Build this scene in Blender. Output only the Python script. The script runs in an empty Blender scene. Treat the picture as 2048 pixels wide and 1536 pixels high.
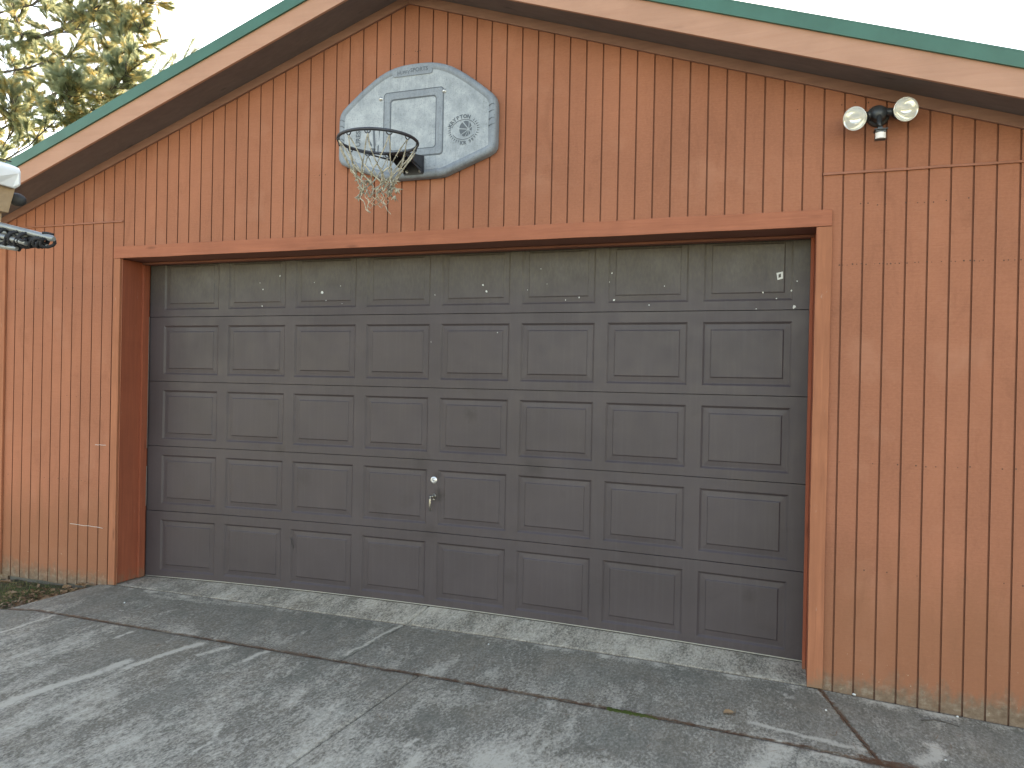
import bpy, bmesh, math, random
from mathutils import Vector, Matrix, noise as mn
random.seed(7)
scene = bpy.context.scene
COL = scene.collection
rad = math.radians

# ------------------------------------------------------------------ camera solution
CAM = Vector((2.2569, -4.4224, 1.5795))
CR = Vector((0.94209, 0.33473, 0.02041)); CU = Vector((-0.02024, -0.0040, 0.99979)); CF = Vector((-0.33474, 0.94231, -0.0030))
FPX = 1523.48
def onY(x, y, Y):
    d = CF + CR*((x-1024)/FPX) + CU*((768-y)/FPX)
    return CAM + d*((Y-CAM.y)/d.y)
def lerp_tab(x, xs, zs):
    if x <= xs[0]: return zs[0]
    for i in range(len(xs)-1):
        if x <= xs[i+1]:
            t = (x-xs[i])/(xs[i+1]-xs[i]); return zs[i]+(zs[i+1]-zs[i])*t
    return zs[-1]
GX = [-6, -3.7, -2.86, -2.46, -.8, .65, 1.56, 2.42, 3.32, 4, 7]
GZ = [-.12, -.068, -.048, -.014, -.010, -.006, -.014, -.034, -.083, -.11, -.2]
D = 0.266
def heave(x):
    return max(-.012, .046*(1-((x-.1)/2.35)**2)-.003)
def zg(x, y):
    z0 = lerp_tab(x, GX, GZ)
    if y >= 0:
        t = min(1, y/D); return z0*(1-t)+heave(x)*t
    if y > -4: return z0+.04*y
    return z0-.16+.012*(y+4)
def onG(x, y):
    d = CF + CR*((x-1024)/FPX) + CU*((768-y)/FPX)
    z = -.03
    for _ in range(40):
        t = (z-CAM.z)/d.z; q = CAM+d*t
        z = .5*z+.5*zg(q.x, q.y)
    return q

# ------------------------------------------------------------------ helpers
def link(o, parent=None):
    COL.objects.link(o)
    if parent: o.parent = parent
    return o
def mkobj(name, bm, mats, parent=None, smooth=False, loc=None):
    me = bpy.data.meshes.new(name)
    if loc is not None:
        bmesh.ops.translate(bm, verts=bm.verts, vec=-Vector(loc))
    bm.to_mesh(me); bm.free()
    for m in (mats if isinstance(mats, (list, tuple)) else [mats]): me.materials.append(m)
    if smooth:
        for p in me.polygons: p.use_smooth = True
    o = bpy.data.objects.new(name, me)
    if loc is not None and parent is None: o.location = loc
    elif loc is not None: o.location = Vector(loc)-parent.matrix_world.translation if False else Vector(loc)
    return link(o, parent)
def tag(o, label=None, cat=None, group=None, kind=None):
    if label: o['label'] = label
    if cat: o['category'] = cat
    if group: o['group'] = group
    if kind: o['kind'] = kind
    return o
def empty(name, loc=(0, 0, 0)):
    o = bpy.data.objects.new(name, None); o.location = loc; o.empty_display_size = .2
    return link(o)
def part(name, bm, mats, root, smooth=False):
    """mesh built in world coordinates, parented to an Empty placed anywhere"""
    bmesh.ops.translate(bm, verts=bm.verts, vec=-root_loc(root))
    me = bpy.data.meshes.new(name); bm.to_mesh(me); bm.free()
    for m in (mats if isinstance(mats, (list, tuple)) else [mats]): me.materials.append(m)
    if smooth:
        for p in me.polygons: p.use_smooth = True
    o = bpy.data.objects.new(name, me)
    return link(o, root)
def root_loc(o):
    v = Vector((0, 0, 0))
    while o: v += Vector(o.location); o = o.parent
    return v
def box(bm, x0, x1, y0, y1, z0, z1, mi=0, bev=0):
    vs = [bm.verts.new((x, y, z)) for x in (x0, x1) for y in (y0, y1) for z in (z0, z1)]
    fs = []
    for q in ((0,1,3,2),(4,6,7,5),(0,4,5,1),(2,3,7,6),(0,2,6,4),(1,5,7,3)):
        f = bm.faces.new([vs[i] for i in q]); f.material_index = mi; fs.append(f)
    if bev:
        es = set(e for f in fs for e in f.edges)
        r = bmesh.ops.bevel(bm, geom=list(es), offset=bev, segments=2, affect='EDGES', profile=.6)
        for f in r['faces']: f.material_index = mi
    return vs
def prism(bm, pts, off, mi=0, bev=0):
    """closed planar polygon pts (list of Vector) extruded by off"""
    off = Vector(off)
    a = [bm.verts.new(p) for p in pts]; b = [bm.verts.new(Vector(p)+off) for p in pts]
    fs = [bm.faces.new(a), bm.faces.new(b[::-1])]
    n = len(pts)
    for i in range(n): fs.append(bm.faces.new((a[i], b[i], b[(i+1) % n], a[(i+1) % n])))
    for f in fs: f.material_index = mi
    if bev:
        es = set(e for f in fs for e in f.edges)
        r = bmesh.ops.bevel(bm, geom=list(es), offset=bev, segments=2, affect='EDGES', profile=.6)
        for f in r['faces']: f.material_index = mi
def tube(bm, pts, r, seg=8, mi=0, closed=False, cap=True):
    pts = [Vector(p) for p in pts]; n = len(pts)
    rs = r if isinstance(r, (list, tuple)) else [r]*n
    rings = []; ref = None
    for i, p in enumerate(pts):
        if closed: t = (pts[(i+1) % n]-pts[i-1])
        else: t = pts[min(i+1, n-1)]-pts[max(i-1, 0)]
        if t.length < 1e-9: t = Vector((0, 0, 1))
        t.normalize()
        if ref is None or abs(ref.dot(t)) > .97:
            ref = Vector((0, 0, 1)) if abs(t.z) < .9 else Vector((1, 0, 0))
        a = t.cross(ref).normalized(); b = t.cross(a).normalized(); ref = -b if False else ref
        rings.append([bm.verts.new(p+(a*math.cos(k*6.28318/seg)+b*math.sin(k*6.28318/seg))*rs[i]) for k in range(seg)])
    m = n if closed else n-1
    for i in range(m):
        A, B = rings[i], rings[(i+1) % n]
        for k in range(seg):
            f = bm.faces.new((A[k], A[(k+1) % seg], B[(k+1) % seg], B[k])); f.material_index = mi; f.smooth = True
    if cap and not closed:
        for R_ in (rings[0][::-1], rings[-1]):
            f = bm.faces.new(R_); f.material_index = mi
def lathe(bm, c, axis, prof, seg=32, mi=0):
    """prof: list (dist along axis, radius)"""
    c = Vector(c); t = Vector(axis).normalized()
    ref = Vector((0, 0, 1)) if abs(t.z) < .9 else Vector((1, 0, 0))
    a = t.cross(ref).normalized(); b = t.cross(a).normalized()
    rings = []
    for d, r in prof:
        if r < 1e-5: rings.append([bm.verts.new(c+t*d)])
        else: rings.append([bm.verts.new(c+t*d+(a*math.cos(k*6.28318/seg)+b*math.sin(k*6.28318/seg))*r) for k in range(seg)])
    for A, B in zip(rings, rings[1:]):
        for k in range(seg):
            k2 = (k+1) % seg
            if len(A) == 1 and len(B) == 1: continue
            if len(A) == 1: f = bm.faces.new((A[0], B[k2], B[k]))
            elif len(B) == 1: f = bm.faces.new((A[k], A[k2], B[0]))
            else: f = bm.faces.new((A[k], A[k2], B[k2], B[k]))
            f.material_index = mi; f.smooth = True
def fixn(bm):
    bmesh.ops.recalc_face_normals(bm, faces=bm.faces)

# ------------------------------------------------------------------ materials
class NT:
    def __init__(s, name):
        s.m = bpy.data.materials.new(name); s.m.use_nodes = True
        s.t = s.m.node_tree; s.t.nodes.clear()
        s.out = s.n('ShaderNodeOutputMaterial'); s.b = s.n('ShaderNodeBsdfPrincipled')
        s.l(s.b.outputs[0], s.out.inputs[0])
        s.tc = s.n('ShaderNodeTexCoord'); s.geo = s.n('ShaderNodeNewGeometry')
        s.pos = s.geo.outputs['Position']
    def n(s, t, **k):
        x = s.t.nodes.new(t)
        for a, b in k.items(): setattr(x, a, b)
        return x
    def l(s, a, b): s.t.links.new(a, b)
    def map(s, sc, src=None):
        m = s.n('ShaderNodeMapping'); m.inputs['Scale'].default_value = sc
        s.l(src or s.pos, m.inputs[0]); return m.outputs[0]
    def noise(s, sc=(1, 1, 1), scale=5, det=6, rough=.6, dist=0, src=None):
        x = s.n('ShaderNodeTexNoise'); x.inputs['Scale'].default_value = scale; x.inputs['Detail'].default_value = det
        x.inputs['Roughness'].default_value = rough; x.inputs['Distortion'].default_value = dist
        s.l(s.map(sc, src), x.inputs['Vector']); return x.outputs[0]
    def ramp(s, v, stops, interp='LINEAR'):
        r = s.n('ShaderNodeValToRGB'); r.color_ramp.interpolation = interp
        e = r.color_ramp.elements
        while len(e) < len(stops): e.new(.5)
        for i, (p, c) in enumerate(stops):
            e[i].position = p; e[i].color = (c, c, c, 1) if isinstance(c, (int, float)) else (*c, 1)
        s.l(v, r.inputs[0]); return r.outputs[0]
    def mix(s, f, a, b, mode='MIX'):
        x = s.n('ShaderNodeMix', data_type='RGBA', blend_type=mode)
        for i, v in ((0, f), (6, a), (7, b)):
            if isinstance(v, (int, float)): x.inputs[i].default_value = v if i == 0 else (v, v, v, 1)
            elif isinstance(v, (tuple, list)): x.inputs[i].default_value = (*v, 1)
            else: s.l(v, x.inputs[i])
        return x.outputs[2]
    def math(s, op, a, b=0, clamp=False):
        x = s.n('ShaderNodeMath', operation=op); x.use_clamp = clamp
        for i, v in ((0, a), (1, b)):
            if isinstance(v, (int, float)): x.inputs[i].default_value = v
            else: s.l(v, x.inputs[i])
        return x.outputs[0]
    def sep(s):
        x = s.n('ShaderNodeSeparateXYZ'); s.l(s.pos, x.inputs[0]); return x.outputs
    def bump(s, h, st=.3, dist=.01):
        x = s.n('ShaderNodeBump'); x.inputs['Strength'].default_value = st; x.inputs['Distance'].default_value = dist
        s.l(h, x.inputs['Height']); s.l(x.outputs[0], s.b.inputs['Normal'])
    def fin(s, col=None, rough=.7, metal=0, spec=None):
        if col is not None:
            if isinstance(col, (tuple, list)): s.b.inputs['Base Color'].default_value = (*col, 1)
            else: s.l(col, s.b.inputs['Base Color'])
        if isinstance(rough, (int, float)): s.b.inputs['Roughness'].default_value = rough
        else: s.l(rough, s.b.inputs['Roughness'])
        s.b.inputs['Metallic'].default_value = metal
        if spec is not None: s.b.inputs['Specular IOR Level'].default_value = spec
        return s.m

def siding_mat(name, base, dark, groove=False):
    s = NT(name); x, y, z = s.sep()
    big = s.ramp(s.noise((1, 1, .7), 1.3, 5, .6), [(.35, 0), (.7, 1)])
    c = s.mix(big, base, tuple(v*.72 for v in base))
    # each board a little different
    bi = s.math('FLOOR', s.math('MULTIPLY', s.math('ADD', x, 20.3184), 1/.1016))
    wn = s.n('ShaderNodeTexWhiteNoise', noise_dimensions='1D'); s.l(bi, wn.inputs['W'])
    c = s.mix(s.math('MULTIPLY', wn.outputs[0], .30), c, dark)
    # rough-sawn cross texture
    saw = s.noise((5, 1, 170), 1.0, 4, .7)
    c = s.mix(s.math('MULTIPLY', s.ramp(saw, [(.35, 1), (.62, 0)]), .22), c, tuple(v*.72 for v in dark))
    fine = s.noise((60, 60, 90), 1, 3, .7)
    c = s.mix(s.math('MULTIPLY', s.ramp(fine, [(.4, 0), (.75, 1)]), .14), c, tuple(min(1, v*1.5+.03) for v in base))
    # vertical weather streaks
    st = s.ramp(s.noise((26, 1, 1.2), 1, 4, .6), [(.52, 0), (.75, 1)])
    c = s.mix(s.math('MULTIPLY', st, .10), c, tuple(v*.62 for v in dark))
    blot = s.ramp(s.noise((1, 1, 1), 3.1, 4, .55), [(.55, 0), (.72, 1)])
    c = s.mix(s.math('MULTIPLY', blot, .34), c, (base[0]*1.08, base[1]*1.30, base[2]*1.45))
    bl2 = s.ramp(s.noise((2.2, 1, .8), 2.3, 6, .7, 1.2), [(.56, 0), (.68, 1)])
    c = s.mix(s.math('MULTIPLY', bl2, .25), c, tuple(v*.62 for v in dark))
    # lower zone weathered brown, then green-grey splash line
    n1 = s.noise((7, 7, 2.2), 1, 5, .7)
    low = s.ramp(s.math('ADD', z, s.math('MULTIPLY', n1, -.75)), [(0, 1), (.42, 0)])
    c = s.mix(s.math('MULTIPLY', low, .50), c, (.205, .088, .046))
    n2 = s.noise((16, 9, 7), 1, 6, .75)
    gr = s.ramp(s.math('ADD', s.math('ADD', z, .25), s.math('MULTIPLY', n2, -.36)), [(.045, 1), (.15, 0)])
    g2 = s.ramp(s.noise((22, 1, 30), 1, 4, .7), [(.3, (.085, .070, .050)), (.52, (.14, .115, .085)), (.62, (.19, .165, .13)), (.8, (.30, .27, .22))])
    c = s.mix(s.math('MULTIPLY', gr, .80), c, g2)
    fl = s.math('MULTIPLY', s.ramp(s.noise((42, 1, 34), 1, 4, .7), [(.66, 0), (.70, 1)]), s.ramp(s.math('ADD', z, s.math('MULTIPLY', n1, -.3)), [(.0, 1), (.16, 0)]))
    c = s.mix(s.math('MULTIPLY', fl, .6), c, (.50, .44, .33))
    if groove: c = s.mix(.56, c, (.10, .036, .022))  # dirt plus recess shade put into the groove colour
    s.bump(s.math('ADD', saw, s.math('MULTIPLY', fine, .5)), .5, .0025)
    return s.fin(c, .82, spec=.25)
BASE = (.355, .136, .081); DARK = (.265, .098, .057)
M = {}
M['siding'] = siding_mat('orange_stained_siding', BASE, DARK)
M['groove'] = siding_mat('siding_groove_dirt_shade', BASE, DARK, True)

def wood(name, base, dark, axis='x', moss=True, rough=.78, peel=.0):
    s = NT(name); x, y, z = s.sep()
    sc = {'x': (1.2, 26, 26), 'z': (26, 26, 1.2), 'r': (1.6, 22, 20)}[axis]
    gr = s.noise(sc, 1.6, 6, .65, .6)
    c = s.mix(s.ramp(gr, [(.35, 0), (.68, 1)]), base, dark)
    c = s.mix(s.math('MULTIPLY', s.ramp(s.noise((1, 1, 1), 4, 4, .6), [(.4, 0), (.75, 1)]), .35), c, tuple(v*.7 for v in dark))
    # knots: stretched rings
    sv = {'x': (2.0, 9, 9), 'z': (9, 9, 2.0), 'r': (2.0, 9, 9)}[axis]
    v = s.n('ShaderNodeTexVoronoi'); v.inputs['Scale'].default_value = 1.0; s.l(s.map(sv), v.inputs['Vector'])
    kn = s.ramp(v.outputs['Distance'], [(.04, 1), (.13, .0)])
    c = s.mix(s.math('MULTIPLY', kn, .55), c, tuple(v_*.45 for v_ in dark))
    if peel:
        pl = s.ramp(s.noise({'z': (34, 34, 5)}.get(axis, (5, 34, 34)), 1, 5, .7), [(.67, 0), (.70, 1)])
        c = s.mix(s.math('MULTIPLY', pl, peel), c, (.42, .36, .30))
    if moss:
        n2 = s.noise((14, 14, 6), 1, 6, .7)
        gm = s.ramp(s.math('ADD', s.math('ADD', z, .25), s.math('MULTIPLY', n2, -.42)), [(0, 1), (.10, 0)])
        c = s.mix(s.math('MULTIPLY', gm, .65), c, (.14, .118, .080))
    s.bump(gr, .45, .004)
    return s.fin(c, rough, spec=.3)
M['trim_h'] = wood('header_trim_paint', (.35, .120, .070), (.27, .090, .052), 'x', False)
M['trim_v'] = wood('upright_trim_paint', (.35, .130, .070), (.27, .098, .053), 'z', peel=.35)
M['jamb'] = wood('jamb_red_brown_paint', (.30, .080, .042), (.24, .062, .034), 'z', peel=.22)
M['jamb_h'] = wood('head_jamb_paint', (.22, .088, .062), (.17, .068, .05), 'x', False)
M['fascia'] = wood('weathered_fascia_stain', (.43, .235, .170), (.395, .208, .148), 'r', False)
M['soffit'] = wood('soffit_brown_stain', (.15, .120, .118), (.125, .098, .098), 'r', False)
M['frieze'] = wood('frieze_stain', (.27, .14, .105), (.22, .11, .085), 'r', False)
M['tanwood'] = wood('tan_painted_wood', (.42, .30, .20), (.36, .25, .165), 'x', False)

def plain(name, col, rough=.5, metal=0, var=.15, sc=20, bump=0):
    s = NT(name)
    n = s.noise((1, 1, 1), sc, 5, .65)
    c = s.mix(s.math('MULTIPLY', s.ramp(n, [(.35, 0), (.7, 1)]), 1.0), col, tuple(v*(1-var) for v in col))
    if bump: s.bump(n, bump, .003)
    r = s.math('ADD', s.math('MULTIPLY', n, .25), rough-.12)
    return s.fin(c, r, metal)
M['roof'] = plain('green_roof_metal', (.016, .11, .078), .42, 0, .25, 3)
M['flash'] = plain('painted_flashing', (.31, .115, .066), .6, 0, .25, 9)
M['dark'] = plain('dark_rubber', (.02, .02, .021), .7, 0, .3, 30)
M['alu'] = plain('dull_aluminium', (.42, .42, .40), .45, .7, .2, 30)
M['zinc'] = plain('zinc_bolt', (.62, .63, .64), .35, .85, .15, 60)
M['handle'] = plain('worn_chrome', (.36, .345, .31), .35, .85, .4, 70)
M['rim'] = plain('rusty_dark_rim_paint', (.040, .043, .055), .5, .2, .4, 40)
M['cord'] = plain('weathered_net_cord', (.50, .46, .37), .95, 0, .8, 34)
M['bronze'] = plain('dark_bronze_paint', (.055, .060, .066), .42, .3, .4, 25)
M['white'] = plain('white_gutter_paint', (.72, .74, .76), .38, 0, .1, 12)
M['strap'] = plain('black_webbing', (.012, .013, .018), .8, 0, .4, 50)
M['pole'] = plain('grey_steel_pole', (.26, .28, .29), .4, .5, .25, 40)
M['sensor'] = plain('sensor_white_plastic', (.70, .66, .64), .4, 0, .06, 30)
M['foundation'] = plain('foundation_block', (.16, .15, .13), .95, 0, .4, 9, .5)
M['chip'] = plain('paint_chip_white', (.62, .64, .63), .8, 0, .35, 200)
M['nail'] = plain('nail_rust', (.10, .045, .028), .8, 0, .4, 200)
M['interior'] = plain('inner_framing', (.05, .045, .04), .9)

def door_mat(name, top=False):
    s = NT(name); x, y, z = s.sep()
    c0 = (.060, .049, .054)
    n = s.noise((1, 1, 1.4), 1.5, 5, .6)
    c = s.mix(s.ramp(n, [(.35, 0), (.7, 1)]), c0, (.048, .039, .043))
    sm = s.ramp(s.noise((1, 1, 1.2), 5.5, 5, .62, .8), [(.60, 0), (.74, 1)])
    c = s.mix(s.math('MULTIPLY', sm, .35), c, (.038, .030, .030))
    st = s.ramp(s.noise((55, 1, 2.5), 1, 4, .6), [(.5, 0), (.8, 1)])
    c = s.mix(s.math('MULTIPLY', st, .10), c, (.13, .12, .125))
    dust = s.ramp(s.noise((1, 1, 1), 240, 2, .5), [(.66, 0), (.74, 1)])
    c = s.mix(s.math('MULTIPLY', dust, .10), c, (.18, .17, .16))
    if top:
        lich = s.ramp(s.noise((70, 1, 26), 1, 5, .75), [(.40, 0), (.72, 1)])
        hz = s.ramp(s.math('ADD', z, s.math('MULTIPLY', s.noise((4, 1, 3), 1, 4, .6), .22)), [(.0, 0), (1, 1)])
        zz = s.math('MULTIPLY', s.math('SUBTRACT', s.math('ADD', z, s.math('MULTIPLY', s.noise((4, 1, 3), 1, 4, .6), .22)), 2.18), 5.0, True)
        c = s.mix(s.math('MULTIPLY', zz, .4), c, (.060, .052, .042))
        c = s.mix(s.math('MULTIPLY', s.math('MULTIPLY', lich, zz), .5), c, (.11, .10, .075))
    for (px, pz, rr, st_) in ((.085, .80, .10, 1.0), (.06, .93, .07, .7), (.30, 1.36, .12, .6), (.03, .55, .15, .5), (.75, 1.02, .22, .55), (-.05, 1.02, .2, .5), (-1.0, .85, .15, .4), (2.1, .35, .1, .5), (-1.2, 1.05, .1, .5), (.6, .30, .12, .35)):
        vd = s.n('ShaderNodeVectorMath', operation='DISTANCE'); s.l(s.pos, vd.inputs[0]); vd.inputs[1].default_value = (px, D, pz)
        mk = s.math('MULTIPLY', s.ramp(s.math('ADD', s.math('MULTIPLY', vd.outputs['Value'], 1/rr), s.math('MULTIPLY', s.noise((1, 1, 1), 22, 4, .7), .9)), [(.45, 1), (1.0, 0)]), .85*st_)
        c = s.mix(mk, c, (.022, .018, .018))
    grain = s.noise((120, 1, 9), 1, 3, .6)
    s.bump(grain, .18, .001)
    r = s.ramp(s.noise((1, 1, 1), 9, 4, .6), [(.3, .38), (.75, .56)])
    return s.fin(c, r, 0, .30)
M['door'] = door_mat('brown_grey_door_paint')
M['door_top'] = door_mat('lichened_door_paint', True)

def concrete():
    s = NT('weathered_concrete'); x, y, z = s.sep()
    at = s.n('ShaderNodeAttribute'); at.attribute_name = 'wear'
    wr = at.outputs['Color']
    sp = s.n('ShaderNodeSeparateColor'); s.l(wr, sp.inputs[0])
    light, dk, org = sp.outputs[0], sp.outputs[1], sp.outputs[2]
    big = s.noise((1, 1, 1), 1.1, 6, .6)
    c = s.mix(s.ramp(big, [(.3, 0), (.7, 1)]), (.165, .162, .150), (.225, .223, .208))
    tint = s.ramp(s.noise((1, 1, 1), 2.7, 5, .65), [(.35, (.165, .185, .175)), (.5, (.195, .190, .175)), (.66, (.215, .190, .155))])
    c = s.mix(.5, c, tint)
    br_ = s.noise((8, 1.6, 1), 2.6, 6, .72, .5)
    c = s.mix(s.math('MULTIPLY', s.ramp(br_, [(.5, 0), (.70, 1)]), .42), c, (.32, .315, .295))
    c = s.mix(s.math('MULTIPLY', s.ramp(br_, [(.32, 1), (.48, 0)]), .40), c, (.10, .10, .095))
    med = s.noise((1, 1, 1), 9, 6, .7)
    c = s.mix(s.math('MULTIPLY', s.ramp(med, [(.35, 1), (.62, 0)]), .5), c, (.125, .122, .112))
    fi = s.noise((1.25, .7, 1), 62, 6, .78)
    fi2 = s.noise((1, 1, 1), 190, 3, .7)
    c = s.mix(s.math('MULTIPLY', s.ramp(fi, [(.50, 0), (.62, 1)]), .68), c, (.34, .34, .32))
    c = s.mix(s.math('MULTIPLY', s.ramp(fi, [(.36, 1), (.49, 0)]), .68), c, (.07, .068, .062))
    c = s.mix(s.math('MULTIPLY', s.ramp(fi2, [(.30, 1), (.45, 0)]), .45), c, (.05, .048, .044))
    # dark algae areas first, then scuffs that expose pale cement
    dkm = s.math('MULTIPLY', dk, s.ramp(s.noise((1, 1, 1), 11, 6, .75), [(.35, 1), (.68, .25)]))
    c = s.mix(s.math('MULTIPLY', dkm, .72, True), c, (.092, .096, .088))
    lm = s.math('ADD', light, s.math('MULTIPLY', s.math('SUBTRACT', fi, .5), 1.6))
    lm = s.math('MULTIPLY', s.ramp(lm, [(.22, 0), (.75, 1)]), s.ramp(light, [(.02, 0), (.25, 1)]))
    c = s.mix(s.math('MULTIPLY', lm, .80), c, (.44, .44, .415))
    c = s.mix(s.math('MULTIPLY', org, .8, True), c, (.060, .040, .031))
    # pitted aggregate
    v = s.n('ShaderNodeTexVoronoi'); v.inputs['Scale'].default_value = 130; s.l(s.pos, v.inputs['Vector'])
    pit = s.math('MULTIPLY', s.ramp(v.outputs['Distance'], [(.10, 1), (.22, 0)]), s.ramp(med, [(.5, 0), (.6, 1)]))
    c = s.mix(s.math('MULTIPLY', pit, .5), c, (.04, .038, .035))
    c = s.mix(1.0, c, (1.15, 1.04, .915), 'MULTIPLY')
    h = s.math('ADD', fi, s.math('MULTIPLY', fi2, .5))
    s.bump(s.math('SUBTRACT', h, s.math('MULTIPLY', pit, .6)), .6, .004)
    return s.fin(c, .88, spec=.25)
M['concrete'] = concrete()
def soilm():
    s = NT('leaf_mould_soil')
    n = s.noise((1, 1, 1), 40, 6, .75); n2 = s.noise((1, 1, 1), 1.2, 5, .6)
    c = s.ramp(n, [(.3, (.03, .024, .018)), (.55, (.075, .058, .04)), (.75, (.16, .13, .09))])
    g = s.ramp(s.noise((1, 1, 1), 90, 4, .7), [(.3, (.02, .035, .010)), (.7, (.07, .10, .03))])
    y = s.sep()
    c = s.mix(s.ramp(n2, [(.38, 0), (.5, 1)]), c, g)
    s.bump(n, 1, .02); return s.fin(c, .95)
M['soil'] = soilm()
def leafm(name, cols, trans=.35):
    s = NT(name)
    oi = s.n('ShaderNodeObjectInfo')
    n = s.noise((1, 1, 1), 2.2, 3, .6)
    c = s.ramp(n, [(.3, cols[0]), (.5, cols[1]), (.68, cols[2])])
    s.fin(c, .55, spec=.3)
    tr = s.n('ShaderNodeBsdfTranslucent'); s.l(c, tr.inputs[0])
    mx = s.n('ShaderNodeMixShader'); mx.inputs[0].default_value = trans
    s.l(s.b.outputs[0], mx.inputs[1]); s.l(tr.outputs[0], mx.inputs[2]); s.l(mx.outputs[0], s.out.inputs[0])
    return s.m
M['needle'] = leafm('pine_needles', [(.26, .31, .20), (.33, .37, .24), (.42, .43, .25)], .55)
M['needle_sunlit'] = leafm('sunlit_pine_needles', [(.58, .48, .22), (.64, .52, .24), (.66, .56, .30)], .5)  # yellow of sun shining through the needles, put into the colour
M['grass'] = leafm('grass_blades', [(.06, .085, .03), (.11, .135, .05), (.24, .20, .10)], .3)
M['moss'] = leafm('moss', [(.03, .045, .008), (.05, .07, .012), (.07, .085, .02)], .05)
M['litter'] = leafm('dry_leaf', [(.20, .12, .065), (.30, .19, .11), (.38, .27, .17)], .25)
M['pneedle'] = leafm('dead_pine_needles', [(.10, .045, .028), (.15, .068, .04), (.22, .12, .07)], .1)
M['bark'] = plain('pine_bark', (.10, .085, .075), .95, 0, .5, 30, .8)

# ================================================================== GROUND
rng = random.Random(3)
def seg_d(px, py, a, b):
    dx, dy = b[0]-a[0], b[1]-a[1]; L = dx*dx+dy*dy
    t = max(0, min(1, ((px-a[0])*dx+(py-a[1])*dy)/L))
    return math.hypot(px-a[0]-t*dx, py-a[1]-t*dy), t
def GP(*ps): return [tuple(onG(*p)[:2]) for p in ps]
# pale scuffs (photo positions turned into ground points), width in metres, strength
STREAK = []
def streak(ps, w, s):
    g = GP(*ps)
    for a, b in zip(g, g[1:]): STREAK.append((a, b, w*1.25, s*1.15))
streak([(400,1288),(330,1308),(255,1335)], .022, 1.0)
streak([(258,1322),(180,1350),(90,1378),(-40,1425)], .028, .95)
streak([(108,1230),(60,1246),(-20,1272)], .013, .9)
streak([(270,1262),(228,1276)], .012, .8)
streak([(455,1293),(400,1310)], .022, .7)
streak([(535,1303),(490,1320)], .018, .85)
streak([(445,1445),(425,1480),(385,1508)], .010, .7)
streak([(836,1478),(800,1497)], .010, .8)
streak([(600,1325),(565,1355)], .012, .5)
streak([(150,1236),(90,1250)], .03, .35)
streak([(345,1220),(280,1240)], .03, .35)
streak([(690,1330),(640,1360),(560,1385)], .06, .35)
streak([(690,1310),(770,1268),(800,1250)], .010, .8)
streak([(1500,1445),(1600,1470),(1730,1500)], .016, .8)
streak([(1640,1385),(1660,1400)], .02, .6)
streak([(1560,1490),(1540,1520),(1500,1560)], .07, .7)
streak([(1640,1510),(1700,1520)], .05, .6)
streak([(1860,1490),(1880,1510),(1840,1525)], .035, .8)
streak([(1560,1385),(1580,1395)], .02, .5)
streak([(1000,1545),(1150,1525),(1250,1540)], .09, .45)
streak([(300,1190),(420,1205),(560,1212)], .035, .42)
streak([(620,1500),(700,1480),(830,1500),(900,1560)], .12, .35)
streak([(850,1390),(900,1400)], .08, .4)
for k in range(5):    # tyre tread ribs
    o = k*13
    streak([(1012+o,1292),(1010+o,1330),(1000+o,1385)], .006, .38)
    streak([(998+o,1392),(985+o,1420),(965+o,1470)], .006, .33)
JY0, JY1 = (-2.9, -.612), (2.95, -.70)       # the long joint
def jy(x): return JY0[1]+(JY1[1]-JY0[1])*(x-JY0[0])/(JY1[0]-JY0[0])
def fb(x, y, s, o=5): return mn.fractal(Vector((x*s*1.5, y*s*.6, 3.3)), .7, 2.1, o)
def wear(x, y):
    L = 0; wx = x+.018*mn.noise(Vector((x*9, y*9, 0))); wy = y+.018*mn.noise(Vector((x*9, y*9, 5)))
    for a, b, w, s in STREAK:
        if abs(wx-a[0]) > 2.5: continue
        d, t = seg_d(wx, wy, a, b)
        if d < 3*w: L = max(L, s*math.exp(-(d/w)**2)*(.95+.5*mn.noise(Vector((x*30, y*30, 1)))))
    dj = abs(y-jy(x))
    n = fb(x, y, 1.6)
    dk = 0; og = 0
    if y > 0.0-.02:                      # strip next to the door, washed pale
        n4 = fb(x, y, 5.5); L = max(L, .50+.22*n+.28*n4+.10*fb(x, y, 17, 3)-.35*max(0, abs(x-.0)-1.9)); dk = max(0, -.2-.6*n-.3*n4)
    elif y > jy(x):                      # apron: dark algae band close to the strip, browner near the joint
        t = (y-jy(x))/(-jy(x))
        n4 = fb(x+3, y, 4.2); dk = max(0, min(1, .22+.75*t**1.3+.50*n+.45*n4))
        if x > 2.5: dk *= .9
        if x < -.2: dk = min(1, dk+.12)
        if t > .80: L = max(L, (t-.80)/.20*(.50+.9*fb(x, y, 4)))
        L = max(L, .30*(1-t)+.5*n4-.05)
        og = max(0, .25*(1-t)*(.4+n))
    else:                                # driveway
        t = min(1, (jy(x)-y)/.9)
        L = max(L, .15+.34*fb(x, y, 2.1)+.25*t+.26*fb(x, y, 7)+.16*fb(x, y, 19, 3))
        dk = max(0, .45-.55*t+.8*fb(x+7, y, 1.9))
        if x < -.6: dk = min(1, dk+.20)
    og = max(og, .95*math.exp(-(dj/.009)**2)*(.8+.5*mn.noise(Vector((x*14, y*14, 2)))))
    og = max(og, .20*math.exp(-(dj/.04)**2)*(.7+.6*n))
    if abs(y) < .012: og = max(og, .55); L *= .3
    return (max(0, min(1, L)), max(0, min(1, dk)), max(0, min(1, og)), 1)
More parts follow.
